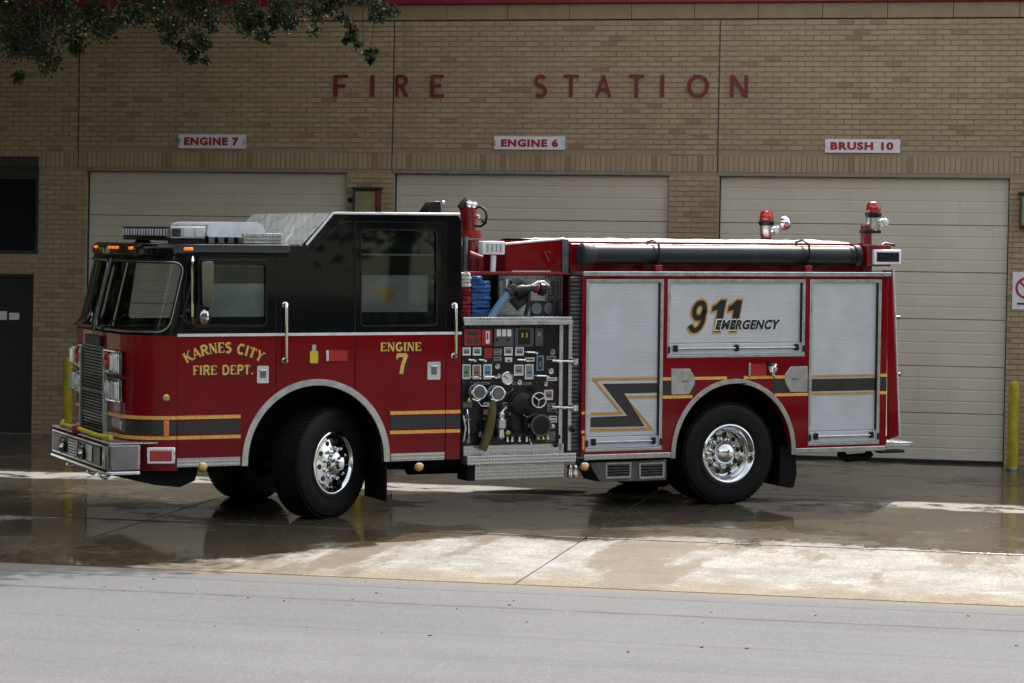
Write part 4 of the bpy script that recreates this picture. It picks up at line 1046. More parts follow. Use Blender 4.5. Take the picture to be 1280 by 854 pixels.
# ---- roof furniture
lb = node('light_bar')
lz = HR1-.035; bl = 5.98
ybar0, ybar1 = -.32, -2.12
MB().box(bl-.30, bl, ybar0, ybar1, lz+.06, lz+.085).build('base_rail', 'black_plastic', lb, bevel=.006)
for i in range(6):
    y0 = ybar0-(ybar0-ybar1)*i/6-.006; y1 = ybar0-(ybar0-ybar1)*(i+1)/6+.006
    mo = MB().box(bl-.31, bl+.005, y0, y1, lz+.088, lz+.195).build('light_module', 'black_plastic', lb, bevel=.006)
    for j in range(3):
        yy = y0+(y1-y0)*(j+.5)/3
        MB().box(bl+.006, bl+.012, yy-.026, yy+.026, lz+.108, lz+.175).build('led', 'white_enamel', mo, bevel=.004)
mo = MB().box(bl-.30, bl-.02, ybar0+.012, ybar0-.0, lz+.10, lz+.16).build('end_lens', 'lens_clear', lb, bevel=.004)
for y in (ybar0-.25, ybar1+.25): MB().plate([(bl-.26, HR1-.02), (bl-.04, HR1-.02), (bl-.1, lz+.06), (bl-.2, lz+.06)], (), y, y-.09).build('bar_foot', 'black_plastic', lb, bevel=.004)
# front wig-wag section nearer the side: alley lamp block
al = node('alley_lamp'); (la, ha), (lb2, hb) = T(213, 283, -.28), T(257, 299, -.28)
MB().box(la, lb2, -.28, -.40, hb, ha).build('lamp_body', 'alu', al, bevel=.01)
for i in range(3):
    x0 = la+(lb2-la)*(i+.12)/3; x1 = la+(lb2-la)*(i+.88)/3
    MB().box(x0, x1, -.272, -.279, hb+.02, ha-.02).build('lamp_lens', ['lens_dark', 'lens_clear', 'lens_clear'][i], al, bevel=.004)
MB().plate([(la, hb), (lb2, hb), (lb2, HR1+.003), (la, HR1+.003)], (), -.31, -.37).build('lamp_stand', 'black_plastic', al)
ac = node('air_conditioner')
(la, ha), (lb2, hb) = T(258, 277, -.45), T(331, 297, -.45)
P = round_poly([(la, hb), (la-.02, ha-.02), (la-.09, ha), (lb2+.07, ha), (lb2, ha-.06), (lb2, hb)], .04)
MB().plate(P, (), -.45, -1.75).build('cover', 'white_enamel', ac, bevel=.03, seg=3)
MB().box(la-.05, lb2+.05, -.5, -1.7, HR1+.002, hb-.003).build('mount', 'black_plastic', ac)
for i in range(6): 
    x = la+(lb2-la)*(i+.5)/6; MB().box(x-.03, x+.03, -.44, -.47, HR1+.003, hb-.004).build('mount_rib', 'alu_dull', ac, bevel=.004)
(la, ha), (lb2, hb) = T(304, 291.5, -.2), T(352, 303, -.2)
MB().box(la, lb2, -.2, -.26, HR1+.002, ha).build('roof_step', 'tread_plate', truck, bevel=.006)
# low camera/siren box on the raised roof
(la, ha), (lb2, hb) = T(534, 249, -.6), T(553, 266, -.6)
MB().plate([(la, HR2-.019), (la-.01, HR2+.03), (la-.08, HR2+.135), (lb2+.02, HR2+.135), (lb2, HR2-.019)], (), -.6, -.85).build('roof_antenna_box', 'black_plastic', truck, bevel=.012)
MB().lathe([(.03, 0), (.03, .02), (.001, .022)], ((lb2), -.6, HR2+.11), (-1, .3, 0), 14).build('antenna_lens', 'alu', truck)
# ================================================================== chassis and wheels
MB().box(-1.85, 6.1, -.75, -.85, .55, .80).box(-1.85, 6.1, -1.59, -1.69, .55, .80).build('frame_rails', 'chassis_black', truck)
MB().box(-.12, .12, -.55, -1.9, .42, .66).build('rear_axle', 'chassis_black', truck, bevel=.04)
MB().box(4.5, 4.7, -.5, -1.95, .40, .58).build('front_axle', 'chassis_black', truck, bevel=.04)
MB().box(1.9, 3.0, -.35, -2.1, .46, .95).build('pump_body', 'chassis_black', truck, bevel=.05)
MB().tube([(3.5, -.4, .5), (2.6, -.4, .5)], .11, 14).build('exhaust_pipe', 'chassis_black', truck)
MB().tube([(3.9, -.25, .56), (3.05, -.25, .53)], .09, 12).build('air_tank', 'chassis_black', truck)
def wheel(l, y, r, wd, steer, far, dual, gh):
    w_ = node('wheel'); w_.location = (l, y, r+gh)
    w_.rotation_euler = (0, 0, math.radians(steer) + (math.pi if far else 0))
    # local axle = +Y outward
    rr = .295
    def tyre(y0):
        pf = [(rr, -.0), (rr+.02, .018), (rr+.10, .03), (r-.06, .026), (r-.02, .008), (r-.004, -.02), (r, -.06), (r, -wd+.06), (r-.004, -wd+.02), (r-.02, -wd-.008), (r-.06, -wd-.026), (rr+.02, -wd-.018), (rr, -wd)]
        return MB().lathe(pf, (0, y0, 0), (0, 1, 0), 64)
    ty = tyre(0).build('tyre', 'tyre_rubber', w_, smooth=30)
    # tread grooves: shallow dark rings and shoulder blocks
    tb = MB()
    for i in range(72):
        a = 2*math.pi*i/72; c, s_ = math.cos(a), math.sin(a)
        for yy in (-.035, -wd+.035):
            tb.obox((c*(r+.001), yy, s_*(r+.001)), (-s_, 0, c), (0, 1, 0), (c, 0, s_), .016, .028, .006)
        for k in (.30, .5, .70):
            tb.obox((c*(r+.001), -wd*k, s_*(r+.001)), (-s_, 0, c), (0, 1, 0), (c, 0, s_), .020, wd*.07, .005)
    tt = tb.build('tread_block', 'tyre_rubber', w_, smooth=0); tt['kind'] = 'stuff'
    for q in (rr+.055, r-.09): MB().ring((0, .031 if q < .4 else .027, 0), (0, 1, 0), q, .004, 48, 5).build('sidewall_rib', 'tyre_rubber', w_)
    if dual: tyre(-wd-.07).build('inner_tyre', 'tyre_rubber', w_, smooth=30)
    if dual:
        rim = MB().lathe([(rr+.012, .004), (rr+.018, .016), (rr+.004, .022), (rr-.012, .012), (rr-.028, -.02), (rr-.05, -.04), (rr-.056, -.13), (rr-.066, -.158), (.16, -.157), (.13, -.15)], (0, 0, 0), (0, 1, 0), 56).build('rim', 'chrome', w_, smooth=50)
        MB().lathe([(.135, -.152), (.13, -.10), (.115, -.055), (.09, -.03), (.05, -.012), (.001, -.006)], (0, 0, 0), (0, 1, 0), 36).build('hub_cap', 'chrome', rim, smooth=50)
        ns, nr, ny = 10, .150, -.155
    else:
        rim = MB().lathe([(rr+.012, .004), (rr+.018, .016), (rr+.004, .022), (rr-.015, .014), (rr-.03, -.012), (rr-.042, -.03), (.25, -.02), (.243, .0), (.16, .012), (.13, .02), (.115, .024)], (0, 0, 0), (0, 1, 0), 56).build('rim', 'chrome', w_, smooth=50)
        MB().lathe([(.118, .03), (.115, .07), (.09, .085), (.07, .09), (.06, .125), (.02, .135), (.001, .135)], (0, 0, 0), (0, 1, 0), 32).build('hub_cap', 'chrome', rim, smooth=50)
        ns, nr, ny = 10, .150, .014
    for i in range(ns):
        a = 2*math.pi*(i+.3)/ns
        MB().lathe([(.021, -.004), (.021, .018), (.016, .038), (.001, .046)], (nr*math.cos(a), ny, nr*math.sin(a)), (0, 1, 0), 10).build('lug_nut', 'chrome', rim)
        hr = .212 if not dual else .198
        a2 = a+math.pi/ns; q = Vector((hr*math.cos(a2), (.0065 if not dual else -.1555), hr*math.sin(a2)))
        MB().lathe([(.027, .0), (.025, .002), (.001, .001)], q, (0, 1, 0), 12).build('hand_hole', 'print_black', rim)
    return w_
FR, RRD = .545, .535
wheel(4.40, -.12, FR, .33, 31, False, False, .018)
wheel(4.70, -TW+.12, FR, .36, 35, True, False, .018)
wheel(-.0, -.075, RRD, .27, 0, False, True, 0.)
wheel(-.0, -TW+.075, RRD, .27, 0, True, True, 0.)
# mud flaps
MB().box(FA[0]-FA[2]-.055, FA[0]-FA[2]-.035, -.03, -.62, .17, .66).build('mud_flap', 'chassis_black', truck, bevel=.004)
MB().add([(a, y, b) for y in (-.05, -.66) for a, b in ((-.62, .60), (-.80, .56), (-.82, .30), (-.79, .16), (-.74, .15), (-.60, .19))],
         [(0,1,2,3,4,5),(11,10,9,8,7,6)]+[(i, (i+1) % 6, 6+(i+1) % 6, 6+i) for i in range(6)]).build('mud_flap', 'chassis_black', truck, bevel=.006)
# ================================================================== pump house
P0, P1 = L_R-.012, TL(727, 450)                        # pump bay, front to rear
PB = node('pump_panel')
MB().box(P0, P1, -.10, -TW+.10, .62, TH(640, 400.5, -.02)-.01).build('pump_house', 'black_panel', truck, smooth=0)
(a, b), (c, d) = T(577.5, 404.5, -.05), T(700, 562, -.05)
MB().box(a, c, -.05, -.095, d, b).build('panel_board', 'black_panel', PB, bevel=.004)
YP = -.049
def P3(px, py, y): l, h = T(px, py, y); return (l, y, h)
def ppx(mat, name, x0, y0, x1, y1, t=.008, par=None, bev=.0015, yb=YP):
    (a, b), (c, d) = T(x0, y0, yb), T(x1, y1, yb)
    return MB().box(a, c, yb+t, yb-.0005, b, d).build(name, mat, par or PB, bevel=bev)
# coloured plates and gauges along the top
p_ = ppx('plate_red', 'instruction_plate', 580, 411.5, 600.5, 432)
for k in range(2): ppx('frame_brown', 'plate_text', 583+k*9, 423, 590+k*9, 430, .0095, p_)
ppx('frame_brown', 'plate_text', 584, 415, 597, 419, .0095, p_)
p_ = ppx('plate_red', 'warning_plate', 602, 411.5, 614.8, 432); ppx('print_white', 'plate_figure', 607, 414, 611.5, 429.5, .0095, p_); ppx('plate_red', 'plate_line', 608, 416, 610, 425, .011, p_)
ppx('plate_red', 'warning_plate', 605, 435, 615, 448)
p_ = ppx('grey_plastic', 'switch_box', 617, 410.5, 641, 433, .02)
for x in (620, 626.5, 633): ppx('print_white', 'switch_label', x, 412, x+5, 420.5, .022, p_)
for x in (621, 635): dome('switch', (TL(x, 424.5, -.03), -.028, TH(x, 424.5, -.03)), (0, 1, 0), .014, .02, 'black_plastic', p_)
p_ = ppx('grey_plastic', 'gauge_console', 643, 410, 666, 433, .014); q_ = ppx('black_plastic', 'display', 647.5, 412, 662, 430.5, .02, p_)
for x in (651, 656.5): ppx('gold_print', 'digit', x, 416, x+2, 422, .0215, q_)
p_ = ppx('grey_plastic', 'switch_box', 668.5, 410.5, 678, 432.5, .014); ppx('label_grey', 'switch_label', 671.5, 415, 675, 420, .0155, p_)
def tag_rect(x0, y0, x1, y1, mat):
    p = ppx('gauge_white', 'valve_tag', x0, y0, x1, y1, .006); ppx(mat, 'tag_face', x0+1.3, y0+1.5, x1-1.3, y1-2.5, .0075, p)
    ppx('print_black', 'tag_line', x0+2.5, (y0+y1)/2, x1-2.5, (y0+y1)/2+1.5, .009, p)
for x0, y0, x1, y1, mt_ in ((578,434.5,588,444.5,'label_grey'),(591,434.5,601.5,444.5,'label_grey'),(630,434,640.5,444.5,'label_grey'),(644,434,654.5,444.5,'label_grey'),
      (577.8,455.5,588,474,'label_green'),(590.5,456,601,474,'label_pink'),(604,455.5,614.5,474,'label_blue'),(642.5,456,654,469.5,'label_grey'),(656,455.5,666.5,474,'label_grey'),
      (680,487.5,691,500,'label_pink'),(631,447,640,452.5,'gauge_white'),(686,567,686.5,567.5,'label_grey')):
    if x1-x0 > 2: tag_rect(x0, y0, x1, y1, mt_)
def pull(x0, x1, y):
    (a, h), (b, _) = T(x0, y, -.03), T(x1, y, -.03)
    p = MB().tube([(a, -.048, h), (a, .015, h), (b, .02, h-.005)], .009, 8).build('valve_pull', 'chrome', PB)
    MB().lathe([(.016, -.012), (.018, 0), (.016, .012), (.001, .013)], (b, .02, h-.005), (0, 1, 0), 12).build('knob', 'chrome', p)
for a in ((584,591,449.5),(597,604,449.5),(645,656,449.5),(590,597,471),(604,617,470.5),(669,682,469.5),(657,668,440)): pull(*a)
def gauge(px, py, r, depth=.03, mat='gauge_white'):
    l, h = T(px, py, -.04)
    gg = MB().lathe([(r, 0), (r, depth), (r*.9, depth+.006), (r*.8, depth)], (l, -.049, h), (0, 1, 0), 26).build('gauge', 'chrome', PB)
    MB().lathe([(r*.82, 0), (r*.82, .002), (.001, .002)], (l, -.049+depth-.006, h), (0, 1, 0), 26).build('dial', mat, gg)
    MB().obox((l+r*.2, -.049+depth-.002, h+r*.15), (.8, 0, .6), (0, 1, 0), (-.6, 0, .8), r*.45, .001, .004).build('needle', 'print_black', gg)
gauge(633, 473, .068, .035); gauge(688, 464, .034, .03); gauge(690.5, 440, .034, .02, 'label_grey')
p_ = ppx('label_blue', 'level_gauge', 670, 444.5, 679, 463.5, .014); ppx('print_black', 'gauge_slot', 672, 446.5, 677, 461.5, .0155, p_); ppx('label_pink', 'gauge_light', 673.5, 452, 675.5, 459, .017, p_)
# intake/discharge fittings
def port(px, py, r, d, cap='black_plastic', ring=None, handles=True, name='discharge_port'):
    l, h = T(px, py, 0)
    o = MB().lathe([(r*1.15, 0), (r*1.15, .02), (r*.9, .025), (r*.9, d*.55), (r, d*.6), (r, d), (r*.85, d+.012), (.001, d+.015)], (l, -.049, h), (0, 1, 0), 30).build(name, cap, PB)
    if ring: MB().ring((l, -.049+d, h), (0, 1, 0), r*.97, r*.11, 30, 8).build('port_ring', ring, o)
    if handles:
        for s_ in (-1, 1): MB().obox((l+s_*r*1.05, -.049+d*.8, h), (1, 0, 0), (0, 1, 0), (0, 0, 1), r*.22, .02, .02).build('port_lug', cap if not ring else ring, o, bevel=.006)
    return o
o = port(596.4, 490, .07, .11, 'alu_dull', 'chrome'); o = port(619.6, 491.5, .07, .11, 'alu_dull', 'chrome')
for px in (596.4, 619.6):
    l, h = T(px, 499, .06); MB().tube([(l+.05, .05, h), (l, .065, h-.02), (l-.05, .05, h)], .012, 8).build('port_chain', 'chrome', PB)
port(652, 505, .115, .07, 'black_plastic', None); port(670, 531, .105, .17, 'black_plastic', 'grey_plastic', name='suction_inlet')
l, h = T(673.7, 500.5, .05); hw = MB().ring((l, .05, h), (0, 1, 0), .076, .010, 30, 8).build('hand_wheel', 'alu', PB)
for a in (35, 155, 275): MB().cyl((l, .045, h), (l+.074*math.cos(math.radians(a)), .05, h+.074*math.sin(math.radians(a))), .007, 6).build('spoke', 'alu', hw)
MB().cyl((l, -.048, h), (l, .05, h), .014, 10).build('spindle', 'alu_dull', hw)
port(645, 533, .06, .05, 'black_plastic', None, False); port(590, 535, .07, .03, 'black_plastic', None, False)
# silver valve body with drain, small drain cocks, brass taps
l, h = T(626, 531, -.0)
MB().lathe([(.03, -.14), (.045, -.12), (.035, -.05), (.06, -.03), (.062, .05), (.04, .07), (.045, .11), (.03, .13), (.001, .131)], (l, -.0, h), (0, 0, 1), 20).build('drain_valve', 'alu', PB)
MB().tube([(l, .0, h+.12), (l-.03, .03, h+.17), (l-.05, .03, h+.18)], .016, 8).build('valve_lever', 'chrome', PB)
for px in (634, 640, 649, 658): 
    l, h = T(px, 548, -.02); c_ = MB().lathe([(.014, -.035), (.018, -.03), (.012, 0), (.018, .02), (.001, .022)], (l, -.02, h), (0, 0, 1), 12).build('drain_cock', 'chrome', PB)
for px in (672, 678, 684):
    l, h = T(px, 545, -.01); MB().lathe([(.02, -.04), (.025, -.03), (.015, 0), (.024, .03), (.001, .034)], (l, -.01, h), (0, 0, 1), 12).build('brass_tap', 'brass', PB)
for px, py in ((582, 516), (598, 540), (583, 548), (602, 545), (612, 514)): ppx('label_grey', 'small_tag', px, py, px+4, py+6, .01)
p_ = ppx('label_pink', 'small_tag', 604, 512, 612, 518, .012)
MB().tube([(TL(580, 520, 0), -.02, TH(580, 520)), (TL(582, 535, 0), .0, TH(582, 535)), (TL(580, 552, 0), -.01, TH(580, 552))], .012, 8).build('drain_line', 'alu', PB)
# olive strap hose hanging from the discharge
MB().tube([(TL(616, 500, .06), .06, TH(616, 500, .06)), (TL(615.5, 512, .07), .07, TH(615.5, 512, .07)), (TL(613, 530, .06), .06, TH(613, 530, .06)), (TL(608.5, 548, .05), .05, TH(608.5, 548, .05)), (TL(603, 563, .05), .05, TH(603, 563, .05))], [.022, .042, .046, .045, .042], 12).build('hanging_hose', 'olive_hose', PB)
# dense small fittings: screws, engraved strips, test ports, push-pull rods
rq = random.Random(31)
for k in range(14):
    x = 579+k*9.1
    for py in (408, 452.8, 477.5): ppx('label_grey' if rq.random() < .5 else 'alu_dull', 'panel_screw', x, py, x+1.2, py+1.2, .004)
for x0, y0, x1, y1, mt_ in ((617,436,627,444,'label_grey'),(656,447,668,452,'gauge_white'),(683,445,695,450,'label_grey'),(683,472,696,476,'gauge_white'),(592,478,612,480.5,'label_grey'),(640,478.5,664,481,'label_grey'),(579,503,590,509,'label_grey'),(604,503,612,508,'gauge_white'),
                            (628,503,637,508,'label_grey'),(684,504,694,515,'label_grey'),(683,540,694,552,'label_grey'),(634,556,662,558.5,'gauge_white'),(581,524,588,530,'gauge_white'),(636,515,643,520,'label_grey'),(686,520,696,528,'gauge_white'),(617,446,627,451,'label_pink')):
    q_ = ppx(mt_, 'engraved_strip', x0, y0, x1, y1, .005)
    n_ = max(1, int((y1-y0)/3))
    for k in range(n_): ppx('print_black', 'engraved_line', x0+1, y0+(y1-y0)*(k+.35)/n_, x1-1-rq.random()*2, y0+(y1-y0)*(k+.65)/n_, .0062, q_)
gauge(621.5, 458, .030, .02); gauge(623, 470, .026, .02); gauge(649, 478, .030, .022); gauge(682, 480, .026, .02)
for px, py in ((586, 500), (607, 524), (640, 521), (634, 541), (690, 533), (697, 546), (694, 556)):
    l, h = T(px, py, -.02); o_ = MB().lathe([(.016, 0), (.016, .03), (.024, .034), (.024, .055), (.001, .06)], (l, -.049, h), (0, 1, 0), 14).build('test_port', rq.choice(['chrome', 'brass', 'alu', 'black_plastic']), PB)
for x0, y0, x1, y1 in ((584, 512, 586, 549), (608, 540, 600, 556), (660, 488, 668, 486), (662, 548, 664, 557), (690, 507, 697, 517), (634, 492, 641, 486)):
    MB().tube([P3(x0, y0, -.02), P3((x0+x1)/2+1, (y0+y1)/2, .015), P3(x1, y1, -.02)], .009, 6).build('valve_rod', rq.choice(['chrome', 'alu', 'black_plastic']), PB)
MB().tube([P3(596, 500, .05), P3(602, 508, .06), P3(611, 508, .06), P3(618, 501, .05)], .004, 5).build('retaining_chain', 'alu', PB); MB().tube([P3(652, 517, .02), P3(660, 522, .05), P3(668, 518, .09)], .004, 5).build('retaining_chain', 'alu', PB)
# aluminium surround of the panel
ppx('tread_plate', 'kick_plate', 578, 557.5, 703, 566, .03)
for x in (699.5, 711): ppx('alu', 'panel_post', x-1.3, 404, x+1.3, 563, .03)
ppx('alu', 'panel_top_rail', 577.5, 400.8, 713, 405.5, .06, yb=-.03)
ppx('black_plastic', 'panel_gap', 702, 406, 709, 562, .006)
# louvred column behind the panel
lv = node('louvre_column')
(a, b), (c, d) = T(714, 346, -.04), T(726.5, 572, -.04)
MB().box(a, c, -.045, -.095, d, b).build('column_back', 'alu_dull', lv)
k = 0; h = d+.02
while h < b-.02:
    MB().add([(a, -.044, h), (c, -.044, h), (c, -.012, h+.012), (a, -.012, h+.012), (a, -.044, h+.022), (c, -.044, h+.022)], [(0,1,2,3),(3,2,5,4),(0,3,4),(1,5,2)]).build('louvre', 'alu_dull', lv, smooth=0)
    h += .042; k += 1
for py in (451, 509):
    l0, h0 = T(690, py, .03); l1, h1 = T(717, py+1, .03)
    bar = MB().cyl((l0, .03, h0), (l1, .03, h1), .013, 10).build('swing_bar', 'chrome', PB)
    MB().lathe([(.02, -.04), (.035, -.03), (.035, .03), (.02, .04), (.001, .041)], (l1-.02, .02, h1), (0, 0, 1), 16).build('bar_hinge', 'chrome', bar)
l, h = T(716, 536, .0); MB().lathe([(.03, 0), (.035, .03), (.001, .05)], (l, -.02, h), (0, 1, 0), 14).build('blind_cap', 'black_plastic', PB)
# running board
(a, b), (c, d) = T(584, 570.5, .1), T(720, 578, .1)
rb = MB().box(a, c, .10, -.12, d, b).build('running_board', 'tread_plate', truck, bevel=.006)
(a, b), (c, d) = T(594, 578.5, .07), T(705, 597.5, .07)
MB().box(a, c, .07, .05, d, b).build('step_riser', 'tread_plate', truck, bevel=.004)
MB().box(a+.08, a+.004, .06, -.2, d, b-.004).build('step_bracket', 'chassis_black', truck); MB().box(c, c+.02, .045, -.2, d, b-.004).build('step_bracket', 'chassis_black', truck)
for px in (712, 719):
    l, h = T(px, 590, -.02); MB().lathe([(.016, .07), (.03, .05), (.022, .02), (.03, -.02), (.022, -.06), (.001, -.065)], (l, -.02, h), (0, 0, 1), 14).build('drain_outlet', 'chrome', truck)
# open hose bay over the panel
SH = TH(640, 400.5, -.02)
ho = node('crosslay_bay')
MB().box(P0, TL(714, 400), .02, -.7, SH-.005, SH+.035).build('shelf', 'tread_plate', ho, bevel=.006)
(a, b), (c, d) = T(624, 344.5, -.35), T(703, 400, -.35)
MB().box(a, c, -.35, -.40, SH+.04, b).build('back_plate', 'tread_plate', ho, smooth=0)
MB().box(P1, P0, -.5, -TW+.1, SH, 2.43).build('bay_filler', 'black_panel', ho, smooth=0)
(a, b), (c, d) = T(664, 376, -.33), T(699, 399, -.33)
vp = MB().box(a, c, -.33, -.348, SH+.04, b).build('vent_panel', 'bag_grey', ho, bevel=.004)
for px in (671, 687):
    l, h = T(px, 386, -.32); MB().lathe([(.062, 0), (.058, .012), (.001, .012)], (l, -.331, h), (0, 1, 0), 20).build('fan', 'label_grey', vp)
random.seed(11)
def hose_stack(x0, x1, y0, y1, mat, n, yb=-.12):
    (a, b), (c, d) = T(x0, y0, yb), T(x1, y1, yb)
    for i in range(n):
        h = d+(b-d)*(i+.5)/n; r = (b-d)/n*.52; jl = random.uniform(-.02, .02)
        MB().tube([(a-r*.9, yb-.3, h), (a-r*.9, yb+random.uniform(-.03, .02), h), ((a+c)/2+jl, yb+.03, h+random.uniform(-.01, .01)), (c+r*.9, yb+random.uniform(-.03, .02), h), (c+r*.9, yb-.3, h)], r, 10).build('hose_fold', mat, ho)
hose_stack(578, 589, 360, 396, 'red_hose', 7); hose_stack(577, 589, 341, 359, 'white_hose', 4); hose_stack(590, 613, 351, 396, 'blue_hose', 9)
hose_stack(592, 602, 345, 352, 'blue_hose', 1)
def P3(px, py, y): l, h = T(px, py, y); return (l, y, h)
MB().tube([P3(613, 398, -.04), P3(620, 388, -.05), P3(629, 375, -.05), P3(636, 366, -.06)], [.040, .043, .040, .036], 12).build('hose_end', 'label_blue', ho)
nz = node('hose_nozzle', ho)
MB().lathe([(.042, 0), (.055, .01), (.055, .035), (.045, .04), (.045, .06), (.056, .065), (.056, .10), (.04, .11)], P3(635, 367, -.06), Vector(P3(646, 359, -.05))-Vector(P3(635, 367, -.06)), 14).build('coupling', 'bag_grey', nz)
MB().lathe([(.03, -.07), (.055, -.05), (.066, 0), (.055, .05), (.03, .07), (.001, .071)], P3(650, 364, -.05), (1, 0, -.3), 16).build('valve_body', 'black_plastic', nz)
MB().tube([P3(652, 362, -.05), P3(664, 360, -.05), P3(673, 361, -.05)], [.040, .036, .042], 14).build('barrel', 'bag_grey', nz)
MB().lathe([(.04, 0), (.062, .01), (.066, .06), (.05, .075), (.03, .06), (.001, .055)], P3(673, 361, -.05), Vector(P3(683, 363, -.045))-Vector(P3(673, 361, -.05)), 16).build('nozzle_tip', 'black_plastic', nz)
MB().lathe([(.046, 0), (.052, .012), (.046, .024)], P3(669, 360.5, -.05), Vector(P3(683, 363, -.045))-Vector(P3(673, 361, -.05)), 16).build('red_band', 'plate_red', nz)
MB().tube([P3(665, 357, -.0), P3(672, 352.5, -.0), P3(680, 352, -.0), P3(686, 357, -.0)], .011, 8).build('bail_handle', 'white_enamel', nz)
MB().tube([P3(661, 366, -.04), P3(660.5, 380, -.03), P3(656.5, 395, -.03)], [.018, .023, .019], 8).build('pistol_grip', 'black_plastic', nz)
MB().tube([P3(640, 357, -.14), P3(648, 354, -.14), P3(657, 357, -.14), P3(656, 372, -.14), P3(646, 381, -.14), P3(640, 374, -.14)], [.05, .06, .06, .065, .06, .04], 10).build('hose_loop', 'bag_grey', ho)
MB().tube([P3(626, 352, -.2), P3(627, 370, -.18), P3(623, 392, -.18)], .022, 8).build('drain_hose', 'label_grey', ho); MB().tube([P3(690, 352, -.25), P3(694, 372, -.25), P3(690, 398, -.25)], .018, 8).build('drain_hose', 'bag_grey', ho)
MB().tube([P3(633, 349, -.1), P3(633, 372, -.1)], .018, 8).build('stay', 'alu', ho)
# red panels above the bay, sloping up to the hose bed
(a, b), (c, d) = T(598, 339.5, -.25), T(705, 343.5, -.25)
MB().box(P0-.1, c, -.18, -.26, d, d+.03).build('bay_top_rail', 'red_plain', truck, bevel=.004)
PA = [T(632, 306, -.30), T(706, 299.5, -.30), T(706, 342, -.30), T(632, 340, -.30)]
MB().plate(PA, (), -.30, -.36).build('bed_front_panel', 'red_paint', truck, bevel=.006)
MB().box(TL(634, 320, -.3), TL(706, 320, -.3), -.36, -TW+.36, 2.38, PA[0][1]-.02).build('bed_front_box', 'red_paint', truck, smooth=0)
MB().tube([(PA[0][0], -.30, PA[0][1]+.008), (PA[1][0], -.30, PA[1][1]+.008)], .012, 8).build('panel_edge_trim', 'trim_white', truck)
MB().box(TL(703, 320, -.28), TL(711, 320, -.28), -.28, -.34, 2.42, TH(706, 299, -.28)).build('bed_post', 'alu_dull', truck, bevel=.004)
MB().tube([P3(688, 316, -.285), P3(680, 315, -.27), P3(686, 327, -.27)], .012, 6).build('bed_latch', 'plate_red', truck)
MB().box(TL(640, 340, -.27), TL(688, 340, -.27), -.26, -.272, TH(640, 342, -.27), TH(640, 338.5, -.27)).build('white_edge', 'trim_white', truck)
# floodlight on a pole
fl_ = node('flood_light'); (a, b), (c, d) = T(603.5, 301.5, -.3), T(631.5, 318.5, -.3)
MB().box(a, c, -.30, -.42, d, b).build('lamp_case', 'white_enamel', fl_, bevel=.012); MB().box(a-.025, c+.025, -.295, -.3, d+.025, b-.022).build('lamp_lens', 'lens_clear', fl_, bevel=.004)
MB().cyl(P3(617, 319, -.36), P3(616, 342, -.36), .028, 12).build('lamp_pole', 'white_enamel', fl_)
for i in range(4):
    x = a-.03-(a-c-.06)*(i+.5)/4; MB().box(x-.004, x+.004, -.2945, -.291, d+.03, b-.028).build('lens_rib', 'alu_dull', fl_)
# deck gun
dg_ = node('deck_gun'); yg = -1.0
def G3(px, py, dy=0): l, h = T(px, py, yg+dy); return (l, yg+dy, h)
MB().tube([G3(590, 342), G3(590, 318), G3(589, 300)], [.09, .085, .08], 16).build('riser', 'red_plain', dg_); MB().tube([G3(588, 298), G3(588, 288)], [.12, .12], 16).build('swivel', 'plate_red', dg_)
MB().tube([G3(587, 290), G3(586, 272), G3(585, 258)], [.075, .085, .09], 16).build('barrel', 'red_plain', dg_)
MB().tube([G3(585, 258), G3(583, 254), G3(576, 261)], [.075, .065, .05], 12).build('elbow', 'black_plastic', dg_)
hw = MB().ring(G3(599, 271, .1), (1, .5, 0), .10, .013, 26, 8).build('hand_wheel', 'black_plastic', dg_); MB().cyl(G3(590, 271), G3(599, 271, .1), .02, 8).build('spindle', 'chrome', hw); MB().cyl(G3(602, 276, .14), G3(608, 279, .14), .014, 8).build('crank', 'black_plastic', hw)
for q in ((586, 255), (592, 256)): MB().lathe([(.035, -.02), (.035, .02), (.001, .03)], G3(*q, .09), (0, 1, 0), 14).build('lock_knob', 'chrome', dg_)
MB().tube([G3(581, 340, .3), G3(582, 300, .3), G3(582, 296, .3)], .03, 10).build('pump_post', 'alu_dull', dg_); MB().tube([G3(600, 342, .4), G3(600, 322, .4), G3(586, 318, .4)], .04, 10).build('riser_pipe', 'red_plain', dg_)
# ================================================================== rear body
B1 = TL(1109, 450); BT = TH(727, 345); BB = TH(735, 571)
S1 = ((733, 348.5), (827, 565)); S2 = ((834.5, 350), (1005.5, 446)); S3 = ((1012.5, 351), (1098.5, 555.5))
def rect_lh(S): (a, b), (c, d) = T(*S[0]), T(*S[1]); return c, a, d, b           # l0<l1, h0<h1
R1, R2, R3 = rect_lh(S1), rect_lh(S2), rect_lh(S3)
